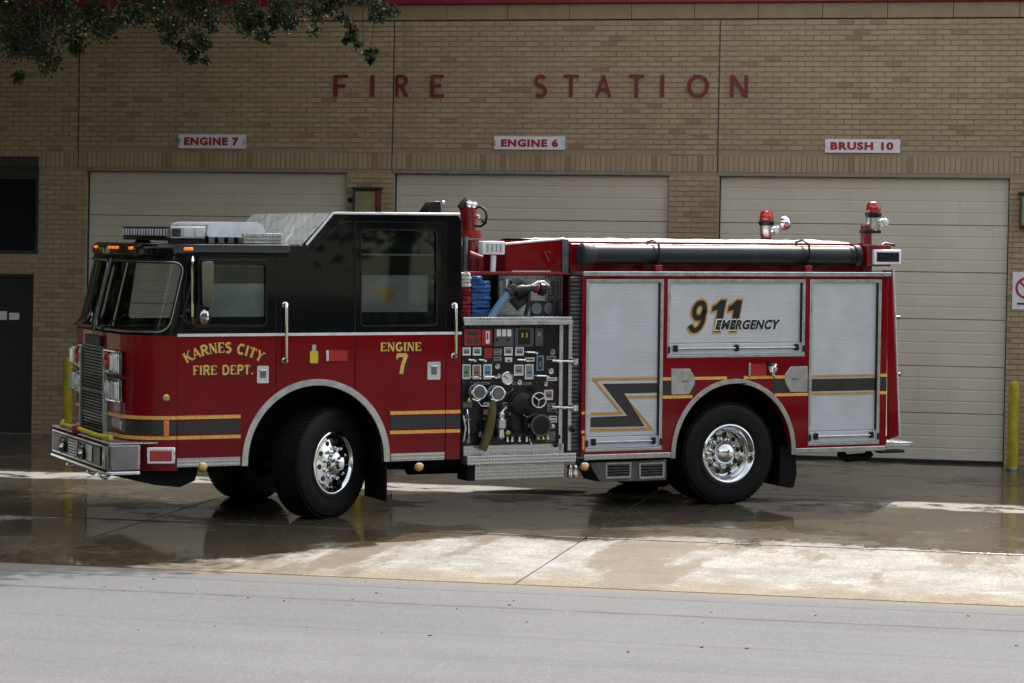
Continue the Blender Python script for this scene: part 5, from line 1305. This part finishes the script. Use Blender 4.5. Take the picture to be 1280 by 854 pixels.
# level the tops and bottoms
R1 = (R1[0], R1[1], .605, 2.375); R2 = (R2[0], R2[1], 1.555, 2.375); R3 = (R3[0], R3[1], .60, 2.375)
body = skirt_poly(B1, P1-.002, BB, 2.415, RA)
MB().plate(body, [[(l0, h0), (l1, h0), (l1, h1), (l0, h1)] for l0, l1, h0, h1 in (R1, R2, R3)], 0, -.06).build('body_side', 'red_paint', truck, bevel=.006)
MB().box(B1+.01, P1-.01, -.62, -TW, .62, 2.41).box(RA[0]-RA[2]-.03, B1+.01, -.10, -.62, .62, 2.41).box(P1-.01, RA[0]+RA[2]+.03, -.10, -.62, .62, 2.41).box(RA[0]-RA[2]-.03, RA[0]+RA[2]+.03, -.10, -.62, 1.36, 2.41).build('body_core', 'red_paint', truck, smooth=0)
def shutter(R_, name='compartment_door'):
    l0, l1, h0, h1 = R_; sh_ = node(name)
    fw = .035
    MB().plate([(l0+.001, h0+.001), (l1-.001, h0+.001), (l1-.001, h1-.001), (l0+.001, h1-.001)], [[(l0+fw, h0+.03), (l1-fw, h0+.03), (l1-fw, h1-fw), (l0+fw, h1-fw)]], .008, -.05).build('door_frame', 'alu', sh_, bevel=.004)
    # slat curtain: one corrugated sheet, each slat too fine to pick apart
    mb = MB(); hh = h0+.155; pitch = .0405; prof = []
    while hh < h1-fw-.001:
        t = min(hh+pitch, h1-fw+.01); prof += [(hh, -.0212), (hh+.0025, -.0192), (t-.016, -.0186), (t-.0015, -.0190)]; hh = t
    m_ = len(prof); a, b = l0+fw-.006, l1-fw+.006
    mb.add([(a, y, h) for h, y in prof]+[(b, y, h) for h, y in prof], [(i, i+1, i+1+m_, i+m_) for i in range(m_-1)])
    c_ = mb.build('slat_curtain', 'alu_satin', sh_, smooth=25); c_['kind'] = 'stuff'
    MB().box(a, b, -.012, -.04, h0+.032, h0+.15).build('bottom_rail', 'alu_satin', sh_, bevel=.006)
    lb_ = MB().cyl((l0+.09, .008, h0+.098), (l1-.09, .008, h0+.098), .013, 10).build('lift_bar', 'alu', sh_)
    for l in (l0+.10, l1-.10) + (((l0+l1)/2,) if l1-l0 > 1.2 else ()):
        MB().box(l-.025, l+.025, -.012, .022, h0+.065, h0+.135).build('bar_latch', 'black_plastic', lb_, bevel=.01)
    for l in (l0+.02, l1-.02): MB().box(l-.014, l+.014, .009, .016, h0+.05, h0+.12).build('corner_catch', 'black_plastic', sh_, bevel=.004)
    return sh_
sd1, sd2, sd3 = shutter(R1), shutter(R2), shutter(R3)
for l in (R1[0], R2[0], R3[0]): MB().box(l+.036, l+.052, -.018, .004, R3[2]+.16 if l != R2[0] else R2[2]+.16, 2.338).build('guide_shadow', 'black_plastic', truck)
# graphics
YS = -.0155
def flat(P, mat, name, par, y=YS, close=True):
    return MB().plate(P, (), y, y-.0015).build(name, mat, par, smooth=0)
def linepx(P, w, mat, name, par, y):
    pts = [Vector(T(*q)) for q in P]; mb = MB(); L, Rr = [], []
    for i, p in enumerate(pts):
        a = pts[i-1] if i else p; b = pts[i+1] if i < len(pts)-1 else p
        t1 = (p-a).normalized() if i else (b-p).normalized(); t2 = (b-p).normalized() if i < len(pts)-1 else t1
        n1 = Vector((-t1.y, t1.x)); n2 = Vector((-t2.y, t2.x)); mN = (n1+n2); mN = mN/max(.3, mN.length); k = w/2/max(.35, mN.dot(n1))
        L.append(p+mN*k); Rr.append(p-mN*k)
    mb.add([(q.x, y, q.y) for q in L]+[(q.x, y, q.y) for q in Rr], [(i, i+1, len(pts)+i+1, len(pts)+i) for i in range(len(pts)-1)])
    return mb.build(name, mat, par, smooth=0)
flat(polypx([(754,480),(822,479),(822,491),(781,492),(806.5,533),(739,534.5),(739,522),(785,520)]), 'stripe_grey', 'zigzag_band', sd1, -.0135)
linepx([(822,473.3),(743,474.5),(777.5,516.8),(739,518)], .026, 'gold_print', 'zigzag_line', sd1, -.0138); linepx([(822,496.2),(782,497),(815.5,536.4),(739,538)], .026, 'gold_print', 'zigzag_line', sd1, -.0138)
(a, b), (c, d) = T(1017, 469.7), T(1094, 469.7)
hs1, hs2 = TH(1055, 470), TH(1055, 492)
for sdx, R_ in ((sd3, R3),):
    MB().box(R_[0]+.04, R_[1]-.04, -.0150, -.0135, hs1-.012, hs1+.012).build('gold_line', 'gold_print', sdx, smooth=0); MB().box(R_[0]+.04, R_[1]-.04, -.0150, -.0135, hs2-.012, hs2+.012).build('gold_line', 'gold_print', sdx, smooth=0)
    MB().box(R_[0]+.04, R_[1]-.04, -.0150, -.0136, hs2+.028, hs1-.028).build('grey_band', 'stripe_grey', sdx, smooth=0)
# stripes over the red between the compartments
def red_stripe(l0, l1):
    for h, hh, mt_, nm in ((hs1, .016, 'gold', 'gold_stripe'), (hs2, .016, 'gold', 'gold_stripe'), ((hs1+hs2)/2, (hs1-hs2)/2-.028, 'stripe_grey', 'grey_stripe')):
        x0, x1 = sorted((l0, l1)); seg = []
        n_ = 60; run = None
        for i in range(n_+1):
            l = x0+(x1-x0)*i/n_; A_ = (RA[0], RA[1], RA[2]+.05, RA[3]+.05); ah = arch_h(l, A_)
            ok = (ah is None) or ah < h-hh
            if ok and run is None: run = l
            if (not ok or i == n_) and run is not None:
                e_ = l if ok else l-(x1-x0)/n_
                if e_-run > .02: MB().box(run, e_, .0035, .001, h-hh, h+hh).build(nm, mt_, truck, smooth=0)
                run = None
red_stripe(R1[0]-.004, R3[1]+.004); red_stripe(R3[0]-.004, B1+.004)
ho1, ho2 = TH(731, 516.5), TH(731, 540)
MB().box(R1[1]+.003, P1-.006, .0035, .001, ho1-.014, ho1+.014).build('gold_stripe', 'gold', truck, smooth=0); MB().box(R1[1]+.003, P1-.006, .0035, .001, ho2-.014, ho2+.014).build('gold_stripe', 'gold', truck, smooth=0)
MB().box(R1[1]+.006, P1-.009, .004, .018, TH(731, 563), TH(731, 545)).build('side_marker', 'lens_amber', truck, bevel=.006)
# 911 EMERGENCY
def print_text(s, p0, p1, mat, name, par, y, bold, shear, spacing=1.0, grow=0.):
    (a, b), (c, d) = T(*p0), T(*p1); V, Fc = text_geo(s, bold, shear, spacing)
    o = MB().add([(a+grow-(u)*(a-c+2*grow), y, d-grow+v*(b-d+2*grow)) for u, v in V], Fc).build(name, mat, par, smooth=0); o['kind'] = 'stuff'; return o
NINE = [(arc(.30, .68, .20, .235, 0, 360, 24), .17), ([(.51, .70)]+arc(.26, .40, .25, .34, 20, -150, 12), .17)]
def number_911(grow, y, mat, name):
    (a, b), (c, d) = T(862, 375.5), T(932, 415); w, h = (a-c), (b-d); mb = MB()
    def put(P, x0):
        mb.add([(a-(x0+u*.30+(v-.0)*.10)*w, y, d+v*h) for u, v in P], [tuple(range(len(P)))])
    for P, wd in NINE:
        V_ = [Vector(p) for p in P]; L_, R_ = [], []
        for i, p in enumerate(V_):
            q0 = V_[max(0, i-1)]; q1 = V_[min(len(V_)-1, i+1)]
            if P[0] == P[-1] or (V_[0]-V_[-1]).length < 1e-4:
                q0 = V_[i-1] if i else V_[-2]; q1 = V_[i+1] if i < len(V_)-1 else V_[1]
            t = (q1-q0).normalized(); nn = Vector((-t.y, t.x)); L_.append(p+nn*(wd/2+grow)); R_.append(p-nn*(wd/2+grow))
        for i in range(len(V_)-1): put([(q_[0]*1.5-.12, q_[1]) for q_ in (tuple(L_[i]), tuple(R_[i]), tuple(R_[i+1]), tuple(L_[i+1]))], .02)
    g = grow
    for x0 in (.315, .60):
        put([(.42-g, 0-g), (.82+g, 0-g), (.82+g, 1+g), (.50-g*.3, 1+g), (.42-g, .9)], x0); put([(.08-g, .64-g*1.2), (.43, .70-g*1.2), (.50, 1+g), (.30, .88+g), (.08-g, .80+g)], x0)
    o = mb.build(name, mat, sd2, smooth=0); o['kind'] = 'stuff'
number_911(.06, -.0150, 'gold_print', 'number_outline'); number_911(0., -.0140, 'print_black', 'number')
for k, v in enumerate((.22, .34, .46, .58, .70, .82)):
    (a, b), (c, d) = T(866, 375.5), T(930, 415); hh = d+v*(b-d)
print_text('EMERGENCY', (893.5, 399), (978, 413), 'print_white', 'word_outline', sd2, -.0132, .05, .3, 1.08, .003)
print_text('EMERGENCY', (894.5, 400), (976.5, 412), 'print_black', 'word', sd2, -.0124, .045, .3, 1.1)
# panel over the rear wheel: two bright scuff plates, red marker, chrome fuel cap fittings
YA = .004
for P in ([(839, 461), (862, 461), (868, 472), (868, 480), (861, 493), (839, 493.5)], [(1009, 458), (988, 458.5), (981, 468), (981, 478), (988, 490), (1009, 490)]):
    Q = polypx(P); MB().plate(Q, (), .008, .001).build('scuff_plate', 'alu', truck, bevel=.003)
    cx = sum(q[0] for q in Q)/6; cz = sum(q[1] for q in Q)/6
    MB().box(cx-.035, cx+.035, .0082, .0095, cz-.012, cz+.012).build('plate_label', 'label_blue', truck)
(a, b), (c, d) = T(937, 455), T(957, 469.5)
rm = MB().plate(rrect(c, a, d, b, .01), (), .016, -.001).build('side_marker', 'lens_red', truck, bevel=.004); MB().box(a-.002, a+.02, -.001, .022, d-.01, b+.01).build('marker_edge', 'alu', rm, bevel=.003)
l, h = T(966, 462, .03)
fc = MB().lathe([(.055, 0), (.055, .03), (.045, .045), (.001, .048)], (l, .0, h+.01), (0, 1, 0), 22).build('filler_cap', 'chrome', truck)
MB().tube([(l-.03, .03, h+.05), (l, .055, h+.02), (l+.01, .05, h-.05), (l-.03, .03, h-.08)], .018, 8).build('cap_lever', 'chrome', fc); MB().cyl((l+.045, .01, h+.06), (l+.045, .05, h+.06), .022, 10).build('cap_hinge', 'black_plastic', fc)
# bottom rub rail, gutter rail on top
MB().box(RA[0]+RA[2]+.055, P1-.03, .0, .022, BB-.035, BB+.022).build('rub_rail', 'alu', truck, bevel=.006); MB().box(B1+.02, RA[0]-RA[2]-.055, .0, .022, BB-.03, BB+.022).build('rub_rail', 'alu', truck, bevel=.006)
MB().box(B1-.02, P1+.0, .012, -.30, 2.42, 2.445).build('top_flange', 'tread_plate', truck, bevel=.005); MB().box(B1-.02, P1+.0, .03, .012, 2.405, 2.452).build('drip_rail', 'alu', truck, bevel=.006)
# step box with vents under the first compartment
(a, b), (c, d) = T(737, 577.5, -.12), T(833, 600, -.12)
sb = MB().plate([(a, b), (c, b), (c, d), (a-.12, d), (a-.02, b-.06)], (), -.12, -.5).build('under_box', 'alu_dull', truck, bevel=.006)
for x0, x1 in ((757, 789), (799, 830.5)):
    (a, b), (c, d) = T(x0, 578.5, -.11), T(x1, 598, -.11); vt = MB().plate([(c, d), (a, d), (a, b), (c, b)], [[(c+.02, d+.02), (a-.02, d+.02), (a-.02, b-.02), (c+.02, b-.02)]], -.108, -.119).build('vent_frame', 'alu', truck, bevel=.003)
    for i in range(4):
        h = d+.03+(b-d-.06)*(i+.5)/4; MB().box(c+.022, a-.022, -.112, -.118, h-.008, h+.006).build('vent_slat', 'chassis_black', vt)
# hose bed and its cover
BDH = TH(900, 299.5, -.3)
MB().box(B1+.03, TL(711, 320, -.3), -.28, -TW+.28, 2.43, BDH-.03).build('hose_bed', 'red_paint', truck, bevel=.01)
random.seed(3); mb = MB(); nx, ny = 44, 14; x0, x1 = TL(712, 300, -.3), TL(1068, 300, -.3)
vs = []
for j in range(ny+1):
    for i in range(nx+1):
        l = x0+(x1-x0)*i/nx; y = -.27-(TW-.54)*j/ny; e_ = min(j, ny-j)/ny
        hz_ = BDH-.030+.022*min(1, e_*5)+.018*noise.noise(Vector((l*3, y*2, 1)))+.012*noise.noise(Vector((l*9, y*6, 4)))
        if j in (0, ny): hz_ = BDH-.06
        vs.append((l, y+(.02 if j == 0 else 0), hz_))
mb.add(vs, [(j*(nx+1)+i, j*(nx+1)+i+1, (j+1)*(nx+1)+i+1, (j+1)*(nx+1)+i) for j in range(ny) for i in range(nx)]).build('bed_cover', 'vinyl_white', truck, smooth=60)
for px in (816, 1003):
    l, h = T(px, 303, -.16); MB().tube([(l, -.05, h-.25), (l, .0, h-.12), (l, -.03, h-.015), (l, -.16, h+.02), (l, -.3, h+.0)], .012, 6).build('hose_strap', 'black_plastic', truck)
    MB().box(l-.04, l+.04, -.01, -.12, 2.455, 2.52).build('hose_cradle', 'red_plain', truck, bevel=.01)
# hard suction hose lying along the top
l0 = TL(729, 320, -.1); l1 = TL(1074, 320, -.1); hc = TH(800, 318.5, -.1)
sh_ = node('suction_hose')
MB().tube([(l0-.10, -.14, hc), (l1+.12, -.14, hc)], .098, 24).build('hose_tube', 'suction_hose', sh_)
rb_ = MB()
for i in range(70):
    l = l0-.14+(l1+.16-l0+.14)*i/69; rb_.ring((l, -.14, hc), (1, 0, 0), .0965, .0025, 20, 5)
q = rb_.build('hose_ribs', 'suction_hose', sh_); q['kind'] = 'stuff'
MB().lathe([(.001, .02), (.09, .02), (.115, .0), (.115, -.05), (.105, -.06), (.105, -.12), (.098, -.13)], (l0, -.14, hc), (1, 0, 0), 26).build('coupling', 'bag_grey', sh_)
MB().lathe([(.001, -.02), (.09, -.02), (.12, .0), (.12, .06), (.105, .07), (.105, .12), (.098, .13)], (l1, -.14, hc), (1, 0, 0), 26).build('coupling', 'black_plastic', sh_)
# ---- rear end
MB().box(B1-.02, B1+.002, -.02, -TW+.02, .60, 2.41).build('rear_wall', 'red_paint', truck, smooth=0)
MB().plate(polypx([(1107, 338), (1115, 338), (1123.5, 545), (1111, 550)], -.12), (), -.12, -.20).build('rear_fin', 'red_paint', truck, bevel=.006)
MB().tube([P3(1116, 336, -.14), P3(1119, 400, -.14), P3(1124, 545, -.14)], .013, 8).build('fin_edge', 'alu', truck)
MB().tube([P3(1107.5, 375, -.02), P3(1107.5, 470, -.02), P3(1107, 545, -.02)], .012, 8).build('rear_rail', 'chrome', truck)
MB().box(TL(1142, 556, -.1), B1, -.1, -TW+.1, TH(1130, 559, -.1), TH(1130, 553, -.1)).build('tail_board', 'tread_plate', truck, bevel=.006)
MB().box(TL(1131, 563, -.1), B1, -.1, -.22, TH(1130, 566, -.1), TH(1130, 562.5, -.1)).build('tow_bar', 'black_plastic', truck, bevel=.006)
MB().tube([P3(1050, 566, -.3), P3(1058, 573, -.3), P3(1082, 571, -.3), P3(1088, 566, -.3)], .045, 12).build('tail_pipe', 'chassis_black', truck)
for py in (397, 468): 
    l, h = T(1122, py, -.3); MB().cyl((l+.05, -.3, h), (l-.03, -.3, h), .02, 10).build('rail_bracket', 'alu_dull', truck)
# beacons on posts, floodlight at the rear corner
def beacon(px, py, y, s=1.):
    b_ = node('beacon'); l, h = T(px, py, y)
    MB().lathe([(.08*s, -.02), (.09*s, .0), (.09*s, .03), (.078*s, .04)], (l, y, h), (0, 0, 1), 26).build('beacon_base', 'black_plastic', b_)
    MB().lathe([(.076*s, .04), (.082*s, .055), (.076*s, .11), (.062*s, .145), (.03*s, .16), (.001, .162)], (l, y, h), (0, 0, 1), 26).build('dome', 'lens_red', b_)
    MB().lathe([(.055*s, -.16), (.07*s, -.14), (.075*s, -.06), (.075*s, -.02)], (l, y, h), (0, 0, 1), 26).build('lower_lens', 'alu', b_)
    MB().box(l-.13, l-.02, y+.09, y-.02, h-.11, h-.03).build('side_flash', 'chrome', b_, bevel=.02)
    MB().lathe([(.05, 0), (.04, .02), (.001, .03)], (l-.10, y+.09, h-.07), (-.4, 1, 0), 16).build('flash_lens', 'lens_clear', b_)
    return b_, l, h
b_, l, h = beacon(1091.5, 270, -.28); MB().box(l+.13, l+.03, -.25, -.33, 2.45, h-.10).build('post', 'red_plain', b_, bevel=.006); MB().box(l+.14, l-.08, -.24, -.34, h-.19, h-.155).build('post_head', 'black_plastic', b_, bevel=.006)
b_, l, h = beacon(958, 280, -TW+.3); MB().box(l+.05, l-.05, -TW+.26, -TW+.34, 2.45, h-.155).build('post', 'red_plain', b_, bevel=.006)
MB().lathe([(.085, 0), (.09, .03), (.06, .08), (.02, .10), (.001, .10)], (TL(972, 279, -TW+.3), -TW+.42, TH(972, 279, -TW+.3)), (-.8, .8, 0), 22).build('spot_lamp', 'chrome', b_)
MB().box(TL(1082, 330, -.15), TL(1112, 330, -.15), -.12, -.3, TH(1100, 333, -.15), TH(1100, 306, -.15)).build('corner_bracket', 'red_plain', truck, bevel=.01)
fl2 = node('flood_light'); (a, b), (c, d) = T(1093, 312, -.08), T(1127, 331, -.08)
MB().box(a, c, -.08, -.22, d, b).build('lamp_case', 'white_enamel', fl2, bevel=.014); MB().box(a-.03, c+.035, -.074, -.08, d+.03, b-.028).build('lamp_lens', 'lens_dark', fl2, bevel=.005)
MB().tube([P3(1100, 309, -.15), P3(1106, 305, -.15), P3(1118, 307, -.15)], .02, 8).build('lamp_stirrup', 'black_plastic', fl2)

# ================================================================== TREES
def leaf_mesh(name, clumps, seed, mat):
    """clumps: (centre, radius, count, leaf length, flatten) -> one mesh of small folded leaves"""
    rnd = random.Random(seed); V = []; Fc = []; tone = []
    for c, r, cnt, ll, fz in clumps:
        ct = rnd.random()
        for _ in range(cnt):
            d = Vector((rnd.gauss(0, 1), rnd.gauss(0, 1), rnd.gauss(0, 1)*fz))
            d = d.normalized()*r*(rnd.random()**.45)*Vector((1, 1, fz)).length/1.7
            p = Vector(c)+d
            a = Vector((rnd.gauss(0, 1), rnd.gauss(0, 1), rnd.gauss(0, .7)-.25)).normalized()
            b = a.cross(Vector((rnd.gauss(0, 1), rnd.gauss(0, 1), rnd.gauss(0, 1)+.8))).normalized(); L = ll*rnd.uniform(.7, 1.25); w = L*rnd.uniform(.28, .4)
            n_ = a.cross(b); k = len(V)
            V += [p, p+a*L*.5+b*w-n_*w*.25, p+a*L, p+a*L*.5-b*w-n_*w*.25]
            Fc += [(k, k+1, k+2), (k, k+2, k+3)]; t = min(1, max(0, .6*ct+.4*rnd.random())); tone += [t]*4
    me = bpy.data.meshes.new(name); me.from_pydata([tuple(v) for v in V], [], Fc); me.materials.append(MATS[mat])
    at = me.attributes.new('tone', 'FLOAT', 'POINT'); at.data.foreach_set('value', tone)
    return me
def limb(mb, a, b, r0, r1, rnd, n=6, sag=0.):
    a, b = Vector(a), Vector(b); L = (b-a).length; P = []
    for i in range(n+1):
        t = i/n; p = a.lerp(b, t)+Vector((rnd.uniform(-1, 1), rnd.uniform(-1, 1), rnd.uniform(-1, 1)))*L*.04*(0 < i < n); p.z += sag*math.sin(math.pi*t); P.append(p)
    mb.tube(P, [r0+(r1-r0)*i/n for i in range(n+1)], 8); return P
# the oak whose crown hangs over the first bay
rnd = random.Random(21)
oak = thing('oak_tree', 'spreading oak with small dark leaves hanging over the first bay', 'tree', None, (-10.6, -6.2, -.16))
def toloc(p): return Vector(p)-Vector((-10.6, -6.2, -.16))
tr = MB(); fork = Vector((.2, .1, 3.6)); limb(tr, (0, 0, -.1), fork, .38, .27, rnd, 6)
ends = []
for e in ((-6.2, -4.6, 7.4), (-3.4, -5.2, 7.2), (-2.0, -4.2, 8.2), (-8.4, -3.2, 8.6), (-12.5, -5.4, 8.6), (-9.6, -8.4, 8.4), (-5.0, -6.6, 8.6), (-7.4, -5.4, 9.8)):
    P = limb(tr, fork, toloc(e), .20, .05, rnd, 7, .5); ends.append((P[3], P[5], P[-1]))
clumps = []
C0 = Vector((-6.3, -4.9, 8.5)); RD = Vector((6.75, 3.7, 3.5))
while len(clumps) < 950:
    d = Vector((rnd.uniform(-1, 1), rnd.uniform(-1, 1), rnd.uniform(-1, 1)))
    if d.length > 1 or d.length < .25: continue
    p = C0+Vector((d.x*RD.x, d.y*RD.y, d.z*RD.z))
    if noise.noise(p*.55) < -.35: continue
    if p.z < 6.0: continue
    clumps.append((toloc(p), rnd.uniform(.45, .75), 95, .14, .8))
tw = MB()
hang = []
for px, py, r in ((5, 10, .3), (20, 30, .3), (40, 12, .32), (12, 55, .28), (35, 62, .26), (25, 80, .16), (60, 40, .28), (55, 66, .16), (85, 20, .3), (78, 48, .2), (92, 62, .1), (110, 12, .28), (118, 32, .16), (140, 8, .25), (136, 35, .1), (160, 4, .25), (185, 8, .22), (200, 20, .14),
                  (207, 35, .11), (216, 48, .10), (227, 58, .10), (236, 66, .07), (215, 6, .24), (240, 10, .2), (250, 30, .11), (258, 45, .10), (263, 54, .07), (270, 6, .22), (300, 4, .24), (305, 22, .13), (320, 32, .12), (328, 42, .08), (340, 26, .12), (355, 30, .12), (368, 32, .08), (335, 6, .22), (365, 8, .2),
                  (395, 2, .16), (410, 4, .15), (420, 8, .12), (428, 28, .09), (434, 42, .08), (438, 54, .06), (445, 4, .15), (462, 6, .13), (476, 10, .11), (470, 24, .07), (486, 14, .08), (455, 60, .04), (462, 72, .04)):
    y = -5.0+rnd.uniform(-.5, .5); p = hit(px, py, (0, 1, 0), (0, y, 0)); q = toloc(p)
    for k_ in range(3): hang.append((q+Vector((rnd.gauss(0, r*.5), rnd.gauss(0, .25), rnd.gauss(0, r*.45))), r*rnd.uniform(.5, .95), int(30+r*360), .052, 1.0))
    tw.tube([q+Vector((rnd.uniform(-.2, .1), rnd.uniform(-.1, .2), r+.9)), q+Vector((rnd.uniform(-.08, .04), 0, r+.3)), q+Vector((0, 0, -r*.6))], [.012, .008, .003], 5)
tr.build('trunk', 'bark', oak, smooth=60); tw.build('twigs', 'bark', oak)['kind'] = 'stuff'
cr = bpy.data.objects.new('crown', leaf_mesh('crown', clumps+hang, 5, 'leaf_oak')); COL.objects.link(cr); cr.parent = oak; cr['kind'] = 'stuff'
# unseen street trees added to darken the paint's reflections and shade the left wall
rnd = random.Random(4); cl = []
while len(cl) < 210:
    d = Vector((rnd.uniform(-1, 1), rnd.uniform(-1, 1), rnd.uniform(-1, 1)))
    if d.length > 1 or d.length < .35: continue
    p = Vector((0, 0, 5.4))+Vector((d.x*4.6, d.y*4.6, d.z*3.9)); cl.append((p, rnd.uniform(.7, 1.1), 44, .34, .8))
fm = leaf_mesh('street_crown', cl, 9, 'leaf_far')
tb_ = MB(); limb(tb_, (0, 0, -.2), (.1, .1, 3.4), .30, .20, rnd, 5)
for k in range(6):
    a = k*1.05; limb(tb_, (.1, .1, 3.0), (2.6*math.cos(a), 2.6*math.sin(a), 6.2+.5*math.sin(k*2)), .14, .04, rnd, 5, .3)
trunk_o = tb_.build('trunk', 'bark', None, smooth=60); first = True
for x, y, sc, rz in ((-16.5, -2.5, 1.25, .4), (-19.5, 3.5, 1.5, 2.2), (-23, -4, 1.5, 3.3), (-15.5, 9, 1.4, 5), (-27, 4, 1.6, 1.1), (-6.2, -20.5, 1.05, 3.1), (-4.8, -27.5, 1.05, .7), (-11.5, -16.5, 1.05, 0), (-19, -22, 1.2, 1), (-8.5, -26, .95, 2), (-27, -14, 1.2, 4), (-16, -36, 1.2, 1.4), (30, -14, 1.1, 3), (33, -23, 1.2, .6), (39, -31, 1.25, 5), (31, -36, 1.1, 2.3), (44, -20, 1.3, 1.8), (47, -38, 1.3, .3), (38, -47, 1.3, 4.4),
                     (24, -46, 1.2, 2.8), (9, -54, 1.3, 3.6), (-6, -52, 1.3, 5.2), (52, -28, 1.4, 2.1), (22, -58, 1.3, .8)):
    t = thing('unseen_tree', 'broad leafy street tree out of view, added for shade and reflections', 'tree', 'unseen street trees', (x, y, -.5)); t.rotation_euler = (0, 0, rz); t.scale = (sc, sc, sc)
    to = trunk_o if first else trunk_o.copy()
    if not first: COL.objects.link(to)
    first = False; to.parent = t
    co = bpy.data.objects.new('crown', fm); COL.objects.link(co); co.parent = t; co['kind'] = 'stuff'
# grit and leaf litter blown along the gutter
rnd = random.Random(8); db = MB()
for i in range(60):
    px, py = rnd.uniform(0, 1280), rnd.choice((rnd.gauss(735, 22), rnd.uniform(715, 830)))
    if py < 712+px*.033: continue
    p = hit(px, py, (0, 0, 1), (0, 0, -.322)); s_ = rnd.choice((.004, .005, .006, .007, .011))
    zz = -.345+(.015 if p.y < -13 else 0)
    yy = p.y; zr = -.33
    for (ya, za), (yb, zb) in zip(ROADP, ROADP[1:]):
        if yb <= yy <= ya: zr = za+(zb-za)*(ya-yy)/(ya-yb)
    a = rnd.uniform(0, 3.14); db.obox((p.x, yy, zr+s_*.3), (math.cos(a), math.sin(a), .1), (-math.sin(a), math.cos(a), 0), (0, 0, 1), s_, s_*rnd.uniform(.4, .9), s_*.3)
dbo = db.build('street_grit', 'debris', None, smooth=0); dbo['kind'] = 'stuff'; tag(dbo, 'scattered grit and dry leaf bits on the grey road', 'grit')
